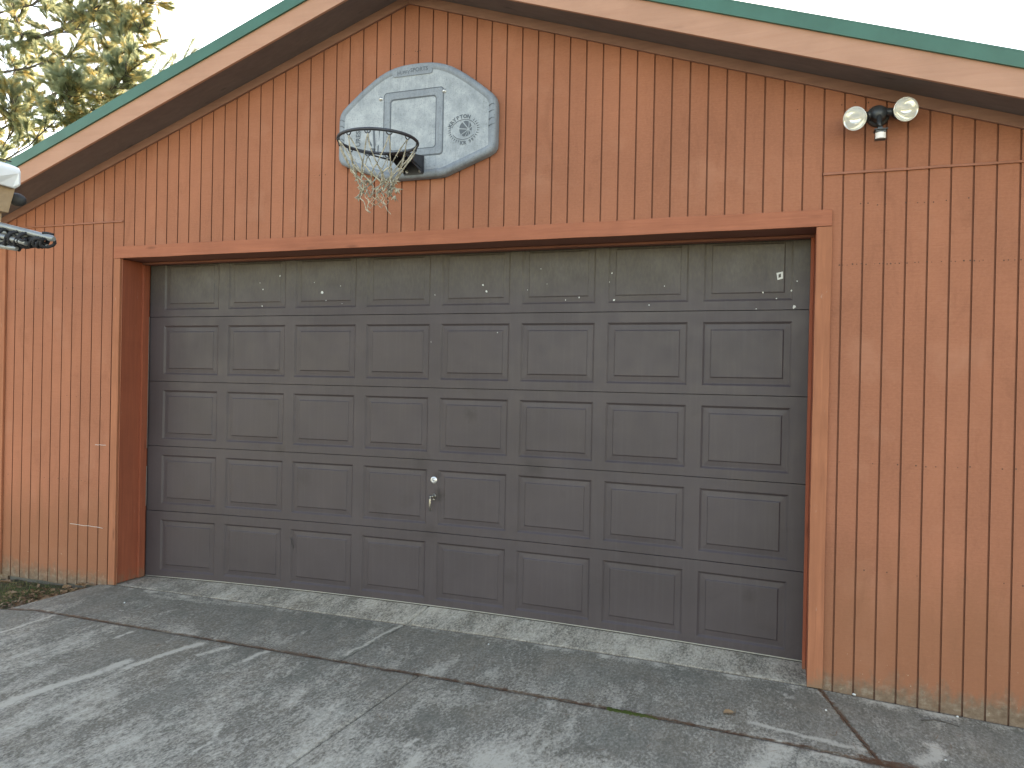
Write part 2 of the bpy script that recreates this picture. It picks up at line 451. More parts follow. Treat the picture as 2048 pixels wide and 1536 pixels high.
def slab(name, c00, c10, c11, c01, step, label=None, edge=.006, thick=.09):
    """c00..c10 front edge, c01..c11 back edge (x,y)"""
    n = max(2, int(max(math.dist(c00, c10), math.dist(c01, c11))/step))
    m = max(2, int(max(math.dist(c00, c01), math.dist(c10, c11))/step))
    verts, cols, faces = [], [], []
    def P(u, v):
        ax = c00[0]+(c10[0]-c00[0])*u; ay = c00[1]+(c10[1]-c00[1])*u
        bx = c01[0]+(c11[0]-c01[0])*u; by = c01[1]+(c11[1]-c01[1])*u
        return ax+(bx-ax)*v, ay+(by-ay)*v
    us = [-1]+[i/n for i in range(n+1)]+[2]; vs = [-1]+[j/m for j in range(m+1)]+[2]
    for v in vs:
        for u in us:
            uu, vv = min(1, max(0, u)), min(1, max(0, v)); x, y = P(uu, vv)
            z = zg(x, y)
            e = (uu in (0, 1)) or (vv in (0, 1))
            if e:
                cw = .010*mn.noise(Vector((x*11, y*11, 0)))
                x += cw*.35; y += cw*.35; z -= edge*(.6+.5*abs(mn.noise(Vector((x*25, y*25, 9)))))
            if u < 0 or u > 1 or v < 0 or v > 1: z -= thick
            verts.append((x, y, z)); cols.append(wear(x, y))
    W = len(us)
    for j in range(len(vs)-1):
        for i in range(W-1):
            a = j*W+i; faces.append((a, a+1, a+W+1, a+W))
    me = bpy.data.meshes.new(name); me.from_pydata(verts, [], faces)
    ca = me.color_attributes.new('wear', 'FLOAT_COLOR', 'POINT')
    ca.data.foreach_set('color', [c for q in cols for c in q])
    for p in me.polygons: p.use_smooth = True
    me.materials.append(M['concrete'])
    o = bpy.data.objects.new(name, me); link(o); tag(o, kind='structure')
    if label: o['label'] = label
    return o
g = .004
cj0, cj1 = (.03, .36), (-.095, jy(-.095))    # centre joint of the apron
def cjx(y): return cj0[0]+(cj1[0]-cj0[0])*(y-cj0[1])/(cj1[1]-cj0[1])
rj0, rj1 = (2.475, .0), (2.70, jy(2.70))
aw0 = (-2.62, .0); aw1 = (-2.78, jy(-2.78))
# concrete next to the door (between jambs)
slab('concrete_slab', (-2.53, .002), (cjx(0)-g, .002), (cjx(.36)-g, .36), (-2.45, .36), .012)
slab('concrete_slab', (cjx(0)+g, .002), (2.47, .002), (2.42, .36), (cjx(.36)+g, .36), .012)
slab('concrete_slab', (aw1[0], jy(aw1[0])+g), (cj1[0]-g, jy(cj1[0])+g), (cjx(0)-g, -.0025), aw0, .012)
slab('concrete_slab', (cj1[0]+g, jy(cj1[0])+g), (rj1[0]-g, jy(rj1[0])+g), (rj0[0]-g, -.0025), (cjx(0)+g, -.0025), .012)
slab('concrete_slab', (rj1[0]+g, jy(rj1[0])+g), (6.5, jy(6.5)+g), (6.5, .0), (rj0[0]+g, .0), .015)
dj0, dj1 = (.417, jy(.417)), (.305, -1.70)
def djx(y): return dj0[0]+(dj1[0]-dj0[0])*(y-dj0[1])/(dj1[1]-dj0[1])
slab('driveway', (-2.9, -2.3), (djx(-2.3)-g, -2.3), (djx(jy(.42))-g, jy(.42)-g), (-2.9, jy(-2.9)-g), .012)
slab('driveway', (djx(-2.3)+g, -2.3), (3.9, -2.3), (3.9, jy(3.9)-g), (djx(jy(.42))+g, jy(.42)-g), .012)
slab('driveway', (-6.0, -2.3), (-2.91, -2.3), (-2.91, jy(-2.9)-g), (-6.0, jy(-6)-g), .05)
slab('driveway', (3.91, -2.3), (6.5, -2.3), (6.5, jy(6.5)-g), (3.91, jy(3.9)-g), .05)
slab('driveway', (-6.0, -9), (djx(-2.3)-g, -9), (djx(-2.3)-g, -2.31), (-6.0, -2.31), .12)
slab('driveway', (djx(-2.3)+g, -9), (6.5, -9), (6.5, -2.31), (djx(-2.3)+g, -2.31), .12)

# terrain under and around everything
xs = [-220, -120, -60, -30, -15, -9]+[-6+.3*i for i in range(0, 7)]+[-4+.06*i for i in range(0, 26)]+[-2.44+.5*i for i in range(0, 20)]+[8, 12, 20, 40, 90, 220]
ys = [-220, -100, -50, -25, -14, -9, -6, -4, -3]+[-2+.25*i for i in range(4)]+[-1+.05*i for i in range(21)]+[.3, 1, 3, 7.5, 12, 25, 60, 120, 260]
bm = bmesh.new(); gv = []
for y in ys:
    row = []
    for x in xs:
        z = zg(max(-6, min(7, x)), max(-9, min(0, y)))
        inpatch = (x < -2.60 and -.66 < y < .3)
        z -= .035 if inpatch else .075
        if x > -2.62 and -9 < y < .3 and x < 6.5: z -= .03
        if inpatch: z += .018*mn.noise(Vector((x*7, y*7, 0)))
        if y > .31: z = -.16
        row.append(bm.verts.new((x, y, z)))
    gv.append(row)
for j in range(len(ys)-1):
    for i in range(len(xs)-1): bm.faces.new((gv[j][i], gv[j][i+1], gv[j+1][i+1], gv[j+1][i]))
tag(mkobj('ground', bm, M['soil'], smooth=True), kind='structure')

# ================================================================== GARAGE
garage = empty('garage', (0, 3.5, 0))
tag(garage, 'orange stained timber garage with grooved siding, green metal gable roof and wide brown sectional door', 'garage')
AX, AZ = -.069, 4.01; SL, SR = .3455, .3275     # bottom line of frieze = wall top line
XL, XR = -3.70, 3.56
def ztop(x): return AZ-(SL*(AX-x) if x < AX else SR*(x-AX))
# front siding: one mesh of boards and recessed grooves
bm = bmesh.new(); P_ = .1016; gw = .0095; gd = .008
def quad(a, b, c, d, mi=0):
    f = bm.faces.new([bm.verts.new(v) for v in (a, b, c, d)]); f.material_index = mi
def board(x0, x1, zb0, zb1, up=.09):
    zt0, zt1 = ztop(x0)+up, ztop(x1)+up
    if x0 < AX < x1:
        quad((x0, 0, zb0), (AX, 0, zb0), (AX, 0, AZ+up), (x0, 0, zt0)); quad((AX, 0, zb0), (x1, 0, zb1), (x1, 0, zt1), (AX, 0, AZ+up))
    else: quad((x0, 0, zb0), (x1, 0, zb1), (x1, 0, zt1), (x0, 0, zt0))
def zbot(x):
    if -2.47 < x < 2.47: return 2.47
    if x < 0: return lerp_tab(x, [-3.7, -3.44, -3.0, -2.5], [-.058, -.062, -.062, -.03])
    return zg(x, 0)-.03
ks = list(range(-13, 60))
edges = [x for x in [-2.4384+P_*k for k in ks] if XL+.05 < x < XR-.02]
pts = [XL]+edges+[XR]
for a, b in zip(pts, pts[1:]):
    x0 = a+(gw/2 if a != XL else 0); x1 = b-(gw/2 if b != XR else 0)
    zb = zbot((a+b)/2)
    if (a+b)/2 < 0 or abs((a+b)/2) < 2.45: zb0, zb1 = zb, zb
    else: zb0, zb1 = zg(x0, 0)-.03, zg(x1, 0)-.03
    if abs((a+b)/2) > 2.45 and (a+b)/2 < 0:
        zb0 = zb1 = zb+rng.uniform(-.004, .004)
    board(x0, x1, zb0, zb1)
for x in edges:
    zb = zbot(x); w = gw/2*rng.uniform(.75, 1.15); xa, xb = x-gw/2, x+gw/2; zt = ztop(x)+.09
    quad((xa, 0, zb), (xa+.001, gd, zb), (xa+.001, gd, zt), (xa, 0, zt), 1)
    quad((xa+.001, gd, zb), (xb-.001, gd, zb), (xb-.001, gd, zt), (xa+.001, gd, zt), 1)
    quad((xb-.001, gd, zb), (xb, 0, zb), (xb, 0, zt), (xb-.001, gd, zt), 1)
# backing so that no light comes through
pl = [Vector((XL, .012, -.03)), Vector((-2.49, .012, -.03)), Vector((-2.49, .012, 2.475)), Vector((2.47, .012, 2.475)), Vector((2.47, .012, -.12)), Vector((XR, .012, -.12)), Vector((XR, .012, ztop(XR)+.09)), Vector((AX, .012, AZ+.09)), Vector((XL, .012, ztop(XL)+.09))]
f = bm.faces.new([bm.verts.new(p) for p in pl]); f.material_index = 1
# nail heads
def nails(z, x0, x1, dx, jz=.004, p=.9):
    x = x0
    while x < x1:
        if rng.random() < p:
            r = rng.uniform(.0022, .0046); zz = z+rng.uniform(-jz, jz)
            f = bm.faces.new([bm.verts.new((x+r*math.cos(q*1.0472), -.0012, zz+r*math.sin(q*1.0472))) for q in range(6)]); f.material_index = 2
        x += dx*rng.uniform(.7, 1.3)
for z in (2.24,): nails(z, 2.53, 3.5, .022, .003, .75); nails(z, -3.6, -2.56, .03, .003, .5)
nails(2.555, 2.53, 3.2, .045, .008, .6); nails(1.19, 2.55, 3.5, .05, .006, .6); nails(.62, 2.55, 3.5, .07, .004, .5)
nails(1.40, -3.6, -2.56, .05, .005, .5); nails(.75, -3.6, -2.56, .05, .005, .5)
nails(3.70, -.2, .08, .02, .002, .6); nails(2.95, -.95, -.6, .06, .004, .6); nails(3.10, 2.2, 3.2, .09, .01, .4)
part('front_siding', bm, [M['siding'], M['groove'], M['nail']], garage)
# pale scratches on lower left boards: shallow curled splinters
for (a, b) in (((190,889),(212,891)), ((140,1047),(205,1056))):
    bm = bmesh.new()
    p0, p1 = onY(*a, -.001), onY(*b, -.001)
    n = 7; pp = [p0.lerp(p1, i/n)+Vector((0, 0, rng.uniform(-.003, .003))) for i in range(n+1)]
    tube(bm, pp, .0016, 5)
    part('split_wood', bm, M['chip'], garage)
# side and rear walls
bm = bmesh.new()
box(bm, XL, XL+.1, .012, 7.2, -.10, ztop(XL)+.06)
box(bm, XR-.1, XR, .012, 7.2, -.12, ztop(XR)+.05)
prism(bm, [Vector((XL, 7.2, -.1)), Vector((XR, 7.2, -.1)), Vector((XR, 7.2, ztop(XR)+.05)), Vector((AX, 7.2, AZ+.05)), Vector((XL, 7.2, ztop(XL)+.05))], (0, .1, 0))
fixn(bm); part('side_and_rear_wall', bm, M['siding'], garage)
for a_ in ((XL+.02, -2.56, .03, .18, -.30, .0), (XL+.02, XL+.17, .19, 7.2, -.30, -.101), (2.60, XR-.02, .03, .18, -.40, -.10)):
    bm = bmesh.new(); box(bm, *a_); part('foundation', bm, M['foundation'], garage)
# corner boards
bm = bmesh.new(); box(bm, XL-.022, XL+.052, -.020, -.002, -.05, ztop(XL)+.02, bev=.002); part('corner_board', bm, M['trim_v'], garage)
bm = bmesh.new(); box(bm, XR-.06, XR+.02, -.020, -.002, -.12, ztop(XR)+.02, bev=.002); part('corner_board', bm, M['trim_v'], garage)
# z flashing over the lower sheets
for x0, x1 in ((XL+.054, -2.446), (2.440, XR-.062)):
    bm = bmesh.new(); nseg = 30
    pts = [(x0+(x1-x0)*i/nseg, 2.729+.002*mn.noise(Vector((i*.7, x0, 0)))) for i in range(nseg+1)]
    prof = [(-.0010, .008), (-.0080, .005), (-.0110, -.006), (-.0010, -.008)]
    rings = [[bm.verts.new((x, y, z+dz)) for y, dz in prof] for x, z in pts]
    for A, B in zip(rings, rings[1:]):
        for q in range(3): bm.faces.new((A[q], B[q], B[q+1], A[q+1]))
    for R_ in (rings[0], rings[-1]): bm.faces.new(R_)
    fixn(bm); part('flashing_strip', bm, M['flash'], garage)
# door trim, slightly wavy sawn boards
def plank(name, mat, x0, x1, y0, y1, z0, z1, axis, wob=.0015, n=24, parent=garage, bev=.0025):
    bm = bmesh.new(); box(bm, x0, x1, y0, y1, z0, z1, bev=bev)
    ax = 'xyz'.index(axis); L0, L1 = (x0, x1) if ax == 0 else (z0, z1)
    for i in range(1, n):
        c = L0+(L1-L0)*i/n; nrm = Vector((0, 0, 0)); nrm[ax] = 1; co = Vector((0, 0, 0)); co[ax] = c
        bmesh.ops.bisect_plane(bm, geom=bm.verts[:]+bm.edges[:]+bm.faces[:], plane_co=co, plane_no=nrm)
    for v in bm.verts:
        s_ = v.co[ax]*3.1
        if ax == 0: v.co.z += wob*mn.noise(Vector((s_, v.co.z*8, x0)))*1.6
        else: v.co.x += wob*mn.noise(Vector((s_, v.co.x*8, x0)))*1.6
        v.co.y += wob*.6*mn.noise(Vector((s_, v.co.x*3, 4)))
    return part(name, bm, mat, parent)
plank('header_trim', M['trim_h'], -2.515, 2.488, -.021, -.0022, 2.446, 2.536, 'x', .002, 40)
plank('upright_trim', M['trim_v'], -2.513, -2.4505, -.020, -.0022, -.012, 2.4448, 'z')
plank('upright_trim', M['trim_v'], 2.4115, 2.490, -.020, -.0022, -.030, 2.4448, 'z')
plank('side_jamb', M['jamb'], -2.4900, -2.4500, -.0018, .335, -.006, 2.4440, 'z', .001)
plank('side_jamb', M['jamb'], 2.4110, 2.4500, -.0018, .335, -.020, 2.4440, 'z', .001)
plank('head_jamb', M['jamb_h'], -2.4900, 2.4500, -.0018, .335, 2.4465, 2.4680, 'x', .001, 30)
plank('door_stop', M['jamb'], -2.4490, -2.4300, .190, .248, -.004, 2.4280, 'z', .0008)
plank('door_stop', M['jamb'], 2.3920, 2.4100, .190, .248, -.015, 2.4280, 'z', .0008)
plank('door_stop', M['jamb_h'], -2.4490, 2.4100, .190, .248, 2.4290, 2.4445, 'x', .0008, 30)
# rafter-side boards: frieze, soffit, fascia, metal edge, roof sheets
EY = -.300
def rake(name, mat, side, y0, y1, lo, hi, xe, bev=.002, ov=0, ribs=None, wob=.0012):
    """board that follows the rake: lo/hi are heights above the wall top line"""
    s = SL if side < 0 else SR
    bm = bmesh.new(); n = 26
    xa = AX+side*0.0008; rings = []
    for i in range(n+1):
        x = xa+(xe-xa)*i/n; w = wob*mn.noise(Vector((x*2.3, lo*9, side)))
        zt = AZ-s*abs(x-AX)
        rings.append([bm.verts.new((x, y0+w, zt+lo+w)), bm.verts.new((x, y1+w*.3, zt+lo+w)), bm.verts.new((x, y1+w*.3, zt+hi)), bm.verts.new((x, y0+w, zt+hi))])
    for A, B in zip(rings, rings[1:]):
        for q in range(4): bm.faces.new((A[q], A[(q+1) % 4], B[(q+1) % 4], B[q]))
    bm.faces.new(rings[0]); bm.faces.new(rings[-1][::-1]); fixn(bm)
    return part(name, bm, mat, garage)
XEL, XER = -4.05, 3.93
for side, xe in ((-1, XEL), (1, XER)):
    s = SL if side < 0 else SR
    rake('frieze_board', M['frieze'], side, -.020, -.0025, .0, .060, xe+(.33 if side < 0 else -.33))
    rake('soffit', M['soffit'], side, EY+.019, -.0026, .062, .070, xe)
    rake('fascia_board', M['fascia'], side, EY, EY+.0185, .034, .177, xe)
    rake('roof_edge_trim', M['roof'], side, EY-.016, EY-.0015, .166, .236, xe, wob=.0004)
    # roof sheet with standing ribs
    bm = bmesh.new(); xa = AX
    for (y0, y1, h0, h1) in [(EY-.016, 7.5, .2365, .245)]+[(EY+.02+.3*k, EY+.045+.3*k, .2452, .263) for k in range(26)]:
        a = Vector((xa+side*.001, y0, AZ+h0)); b = Vector((xe, y0, AZ-s*abs(xe-AX)+h0))
        prism(bm, [a, b, b+Vector((0, 0, h1-h0)), a+Vector((0, 0, h1-h0))], (0, y1-y0, 0))
    fixn(bm); part('roof_sheet', bm, M['roof'], garage)
    bm = bmesh.new(); zz = AZ-s*abs(xe-AX)
    box(bm, min(xe, xe+side*.02), max(xe, xe+side*.02), EY, 7.5, zz+.03, zz+.175); part('eave_board', bm, M['fascia'], garage)
    bm = bmesh.new(); w_ = XL if side < 0 else XR
    # eave soffit closing the gap beside the walls
    a = Vector((w_, .014, ztop(w_)+.062)); b = Vector((xe, .014, zz+.062))
    prism(bm, [a, b, b+Vector((0, 0, .008)), a+Vector((0, 0, .008))], (0, 7.4, 0)); fixn(bm); part('eave_soffit', bm, M['soffit'], garage)

# ------------------------------------------------------------ sectional door
DXL, DXR = -2.440, 2.402
PX = [(-2.296,-1.776),(-1.688,-1.176),(-1.094,-.586),(-.502,-.010),(.074,.566),(.646,1.136),(1.216,1.710),(1.799,2.303)]
SZ = [0.0, .520, 1.024, 1.527, 2.028, 2.532]
def bend(x, z): return z+(heave(x)*max(0, 1-z/1.527))
def dsec(idx, parent, mat):
    z0, z1 = SZ[idx], SZ[idx+1]
    bm = bmesh.new(); G = .0022
    a, b = z0+(G if idx else .0125), z1-G
    pz0, pz1 = z0+.055, z1-.067
    Y0 = D
    vc = {}
    def V(x, y, z):
        yy = y+.0025*mn.noise(Vector((x*1.7, z*1.3, idx)))*1.0
        k = (round(x, 4), round(y, 4), round(z, 4))
        if k not in vc: vc[k] = bm.verts.new((x, yy, bend(x, z)))
        return vc[k]
    def q(p): 
        f = bm.faces.new([V(*v) for v in p]); f.material_index = 0
    xs_ = [DXL]+[v for p in PX for v in p]+[DXR]
    # full-height columns split in three rows (rail, panel row, rail)
    for i in range(len(xs_)-1):
        x0, x1 = xs_[i], xs_[i+1]
        q([(x0, Y0, a), (x1, Y0, a), (x1, Y0, pz0), (x0, Y0, pz0)])
        q([(x0, Y0, pz1), (x1, Y0, pz1), (x1, Y0, b), (x0, Y0, b)])
        if i % 2 == 0: q([(x0, Y0, pz0), (x1, Y0, pz0), (x1, Y0, pz1), (x0, Y0, pz1)])
        q([(x0, Y0+.016, a-.0015), (x1, Y0+.016, a-.0015), (x1, Y0, a), (x0, Y0, a)])
        q([(x0, Y0, b), (x1, Y0, b), (x1, Y0+.016, b+.001), (x0, Y0+.016, b+.001)])
    for (x0, x1) in PX:
        rings = [(0, 0), (.002, .0014), (.012, .0098), (.015, .0102), (.044, .0080), (.0460, .0072), (.0505, .0030), (.053, .0024)]
        if idx == 4: rings = [(o, y*.75) for o, y in rings]
        R_ = [[(x0+o, Y0+y, pz0+o), (x1-o, Y0+y, pz0+o), (x1-o, Y0+y, pz1-o), (x0+o, Y0+y, pz1-o)] for o, y in rings]
        for A, B in zip(R_, R_[1:]):
            for k in range(4):
                k2 = (k+1) % 4; q([A[k], A[k2], B[k2], B[k]])
        q(R_[-1])
    me_parts = bm
    return me_parts
bm = bmesh.new()
n = 24
for i in range(n):
    x0, x1 = DXL+(DXR-DXL)*i/n, DXL+(DXR-DXL)*(i+1)/n
    zs_ = [0.01]+[k*.25 for k in range(1, 10)]+[2.53]
    for za, zb in zip(zs_, zs_[1:]):
        quad((x0, D+.022, bend(x0, za)), (x1, D+.022, bend(x1, za)), (x1, D+.022, bend(x1, zb)), (x0, D+.022, bend(x0, zb)))
for X in (DXL, DXR):
    quad((X, D+.0005, .01), (X, D+.05, .01), (X, D+.05, 2.53), (X, D+.0005, 2.53))
door = part('garage_door', bm, M['dark'], garage)
for i in range(5):
    bm = dsec(i, door, None)
    fixn(bm)
    # make sure the faces look towards -y
    if i == 4:   # paint chips on the grimy top section
        def chip(px, py, r, n=7, sx=1):
            c = onY(px, py, D-.0012)
            vs = []
            for k in range(n):
                rr = r*rng.uniform(.55, 1.2); t = k*6.283/n
                vs.append(bm.verts.new((c.x+rr*math.cos(t)*sx, c.y, c.z+rr*math.sin(t))))
            f = bm.faces.new(vs); f.material_index = 1
        for c_ in ((560,552,.007),(526,579,.006),(524,612,.006),(520,566,.003),(644,585,.010),(652,601,.004),(684,607,.003),(681,572,.004),(629,565,.0035),(966,570,.007),(973,583,.008),(870,590,.0045),(1082,538,.003),(1094,568,.003),(1131,600,.0042),(1158,595,.005),(1055,580,.003),(1228,600,.0062),(1224,546,.005),(1219,564,.003),(1329,572,.003),(1526,585,.005),(1583,581,.0055),(1553,597,.0045),(1512,618,.004),(1594,562,.005),(1588,614,.011),(1298,610,.005)):
            chip(*c_)
        # square-ish ring of old sticker paper
        q0 = [(1553,546),(1566,543),(1566,557),(1555,560)]; q1 = [(1557,549),(1562,547),(1562,554),(1557,556)]
        A = [bm.verts.new(onY(*p, D-.0012)) for p in q0]; B = [bm.verts.new(onY(*p, D-.0012)) for p in q1]
        for k in range(4):
            f = bm.faces.new((A[k], A[(k+1) % 4], B[(k+1) % 4], B[k])); f.material_index = 1
    if i == 3:
        for px, py, r in ((995,665,.0035),(862,684,.003),(890,455,.0)):
            if r:
                c = onY(px, py, D-.0012)
                f = bm.faces.new([bm.verts.new((c.x+r*math.cos(k), c.y, c.z+r*math.sin(k))) for k in range(6)]); f.material_index = 1
    o = part('door_section', bm, [M['door_top'] if i == 4 else M['door'], M['chip']], door)
    if i == 4: o['label'] = 'topmost door section, greenish with grime and flecked with white paint chips'
    if i == 1: o['label'] = 'door section with the round lock and hanging handle'
# bottom seal + aluminium retainer following the heave
for nm, y0, y1, zl, zh, mt in (('bottom_seal', D+.002, D+.035, -.012, .0070, M['dark']), ('seal_retainer', D-.003, D+.004, .0070, .0120, M['alu'])):
    bm = bmesh.new(); rings = []
    for i in range(41):
        x = DXL+(DXR-DXL)*i/40; h = heave(x)
        w = .002*mn.noise(Vector((x*5, 0, 0))) if nm == 'bottom_seal' else 0
        rings.append([bm.verts.new((x, y0, h+zl+w)), bm.verts.new((x, y1, h+zl+w)), bm.verts.new((x, y1, h+zh)), bm.verts.new((x, y0, h+zh))])
    for A, B in zip(rings, rings[1:]):
        for q in range(4): bm.faces.new((A[q], A[(q+1) % 4], B[(q+1) % 4], B[q]))
    bm.faces.new(rings[0]); bm.faces.new(rings[-1][::-1]); fixn(bm); part(nm, bm, mt, door)
# lock
lc = Vector((.0447, D, .903))
bm = bmesh.new(); lathe(bm, lc, (0, -1, 0), [(-.002, .024), (.003, .024), (.005, .021), (.005, .0175), (.008, .0165), (.008, .012), (.005, .011), (.0045, .0085), (.010, .0075), (.0105, 0)], 32, 0)
box(bm, lc.x-.0018, lc.x+.0018, lc.y-.0115, lc.y-.0106, lc.z-.006, lc.z+.003, 1)
part('lock', bm, [M['zinc'], M['dark']], door)
# hanging lift handle
hc = Vector((.047, D, .795))
bm = bmesh.new()
lathe(bm, hc, (0, -1, 0), [(-.001, .017), (.003, .017), (.005, .013), (.018, .0095), (.032, .009), (.036, .006), (.037, 0)], 20)
tube(bm, [hc+Vector((0, -.030, .002)), hc+Vector((-.008, -.037, -.004)), hc+Vector((-.012, -.040, -.02)), hc+Vector((-.011, -.040, -.060)), hc+Vector((-.008, -.038, -.098))], [.008, .009, .0085, .0065, .0045], 10)
lathe(bm, hc+Vector((.0, 0, -.024)), (0, -1, 0), [(0, .007), (.004, .007), (.006, .004), (.0065, 0)], 12)
part('handle', bm, M['handle'], door)
bm = bmesh.new(); tube(bm, [onY(a, b, D-.001)+Vector((0, 0, 0)) for a, b in ((579,1075),(584,1080),(583,1086),(587,1092),(586,1098))], [.002, .0026, .0022, .0026, .0015], 5)  # dark scratch mark on the door, modelled as a thin tube
part('scratch_mark', bm, M['dark'], door)
# narrow tracks of weather strip seen as pale lines by the left stop
bm = bmesh.new(); box(bm, -2.4300, -2.4275, .2482, .2505, 1.0, 2.03); box(bm, -2.4300, -2.4270, .2482, .2510, .55, .86); part('weather_strip', bm, M['alu'], garage)

# ================================================================== BASKETBALL HOOP
BX, BYW, BYF = .010, -.006, -.066
hoop = empty('basketball_hoop', (BX, 0, 2.87))
tag(hoop, 'grey weathered fan-shaped basketball backboard with dark rim and tattered net above the garage door', 'basketball hoop')
half = [(0,3.600),(.05,3.5995),(.10,3.596),(.15,3.588),(.20,3.574),(.25,3.553),(.30,3.525),(.35,3.492),(.40,3.457),(.45,3.418),(.50,3.378),(.53,3.352),(.548,3.325),(.556,3.295),(.558,3.24),(.558,3.15),(.558,3.05),(.555,3.022),(.540,2.998),(.505,2.978),(.44,2.955),(.37,2.929),(.29,2.900),(.225,2.876),(.19,2.868),(.12,2.866),(.06,2.866),(0,2.866)]
outl = half+[(-x, z) for x, z in half[-2:0:-1]]
def inset(pl_, d):
    n = len(pl_); out = []
    for i in range(n):
        p0, p, p1 = Vector(pl_[i-1]), Vector(pl_[i]), Vector(pl_[(i+1) % n])
        a = (p-p0).normalized(); b = (p1-p).normalized(); t = (a+b)
        t = t.normalized() if t.length > 1e-6 else a
        nn = Vector((t.y, -t.x))
        c = Vector((0, 3.2))-p
        if nn.dot(c) < 0: nn = -nn
        out.append(tuple(p+nn*d/max(.6, abs(nn.dot(Vector((a.y, -a.x)))))))
    return out
bm = bmesh.new()
loops = []
for d, y in ((0, BYW), (0, BYF+.022), (.004, BYF+.010), (.012, BYF+.003), (.020, BYF), (.040, BYF), (.043, BYF+.0035), (.048, BYF+.0045)):
    loops.append([bm.verts.new((BX+x, y, z)) for x, z in inset(outl, d)])
for A, B in zip(loops, loops[1:]):
    for k in range(len(A)):
        k2 = (k+1) % len(A); f = bm.faces.new((A[k], A[k2], B[k2], B[k])); f.smooth = True; f.material_index = 1
f = bm.faces.new(loops[-1])
bmesh.ops.triangulate(bm, faces=[f])
fixn(bm)
def board_mat(name, lite, dk):
    s = NT(name)
    n = s.noise((1, 1, 1), 7, 6, .7); c = s.mix(s.ramp(n, [(.35, 0), (.65, 1)]), lite, dk)
    sp = s.noise((1, 1, 1), 110, 4, .8); c = s.mix(s.math('MULTIPLY', s.ramp(sp, [(.53, 0), (.68, 1)]), .6), c, tuple(v*.5 for v in dk))
    st = s.noise((45, 1, 5), 1, 5, .7); c = s.mix(s.math('MULTIPLY', s.ramp(st, [(.5, 0), (.7, 1)]), .35), c, tuple(v*.6 for v in dk))
    x, y, z = s.sep()
    low = s.math('MULTIPLY', s.ramp(s.math('SUBTRACT', s.math('ADD', z, s.math('MULTIPLY', n, .5)), 2.9), [(.15, 1), (.36, 0)]), s.ramp(s.noise((1, 1, 1), 16, 5, .7), [(.45, 0), (.62, 1)]))
    c = s.mix(s.math('MULTIPLY', low, .6), c, (.09, .10, .11))
    s.bump(sp, .25, .002); return s.fin(c, .62, spec=.35)
M['board'] = board_mat('weathered_backboard_plastic', (.37, .41, .45), (.215, .25, .285))
M['boardmark'] = board_mat('backboard_moulded_marking', (.10, .12, .145), (.08, .098, .12))
M['boardpale'] = board_mat('backboard_moulded_pale', (.235, .27, .31), (.17, .20, .24))
bb = part('backboard', bm, [M['board'], M['boardpale']], hoop)
YF = BYF+.0045     # recessed face
def ribbon(bm, poly_o, poly_i, y):
    A = [bm.verts.new((BX+x, y, z)) for x, z in poly_o]; B = [bm.verts.new((BX+x, y, z)) for x, z in poly_i]
    n = len(A)
    for k in range(n): bm.faces.new((A[k], A[(k+1) % n], B[(k+1) % n], B[k]))
def rrect(x0, x1, z0, z1, r, n=6):
    o = []
    for cx, cz, a0 in ((x1-r, z1-r, 0), (x0+r, z1-r, 90), (x0+r, z0+r, 180), (x1-r, z0+r, 270)):
        for k in range(n+1):
            t = rad(a0+90*k/n); o.append((cx+r*math.cos(t), cz+r*math.sin(t)))
    return o
def raised(outer, inner, h, w=.0025):
    bm = bmesh.new()
    ys_ = [(0, 0), (w, h)]
    def ins(pl_, d, cz):   # shrink about centre
        return pl_
    A = [bm.verts.new((BX+x, YF, z)) for x, z in outer]; B = [bm.verts.new((BX+x*(1-w/.2), YF-h, 3.21+(z-3.21)*(1-w/.2))) for x, z in outer]
    C = [bm.verts.new((BX+x*(1+w/.2), YF-h, 3.21+(z-3.21)*(1+w/.2))) for x, z in inner]; E_ = [bm.verts.new((BX+x, YF, z)) for x, z in inner]
    n = len(A)
    for L1, L2 in ((A, B), (B, C), (C, E_)):
        for k in range(n): bm.faces.new((L1[k], L1[(k+1) % n], L2[(k+1) % n], L2[k]))
    fixn(bm); return bm
part('target_square', raised(rrect(-.216, .200, 3.005, 3.423, .022), rrect(-.172, .155, 3.047, 3.378, .022), .005), M['boardpale'], bb)
# thin darker outline bands of the square
bm = bmesh.new()
ribbon(bm, rrect(-.222, .206, 2.999, 3.429, .026), rrect(-.2162, .2002, 3.0048, 3.4232, .022), YF-.0008)
ribbon(bm, rrect(-.1718, .1548, 3.0472, 3.3778, .022), rrect(-.166, .149, 3.053, 3.372, .019), YF-.0008)
fixn(bm); part('square_outline', bm, M['boardmark'], bb)
# name plate at the top, raised lettering
bm = bmesh.new()
plate = [(-.165,3.560),(-.158,3.526),(-.150,3.520),(.112,3.520),(.120,3.526),(.130,3.575),(.04,3.590),(-.06,3.588),(-.12,3.575)]
prism(bm, [Vector((BX+x, YF, z)) for x, z in plate], (0, -.0052, 0), bev=.0012); fixn(bm)
part('name_plate', bm, M['boardpale'], bb)
def text_bm(body, size, ext=.0006, bold=0.0, align='CENTER'):
    cu = bpy.data.curves.new('t', 'FONT'); cu.body = body; cu.size = size; cu.extrude = ext; cu.align_x = align; cu.align_y = 'CENTER'; cu.offset = bold
    cu.resolution_u = 3
    ob = bpy.data.objects.new('t', cu); COL.objects.link(ob)
    dg = bpy.context.evaluated_depsgraph_get(); dg.update()
    me = bpy.data.meshes.new_from_object(ob.evaluated_get(dg))
    bm = bmesh.new(); bm.from_mesh(me)
    bpy.data.objects.remove(ob); bpy.data.meshes.remove(me)
    return bm
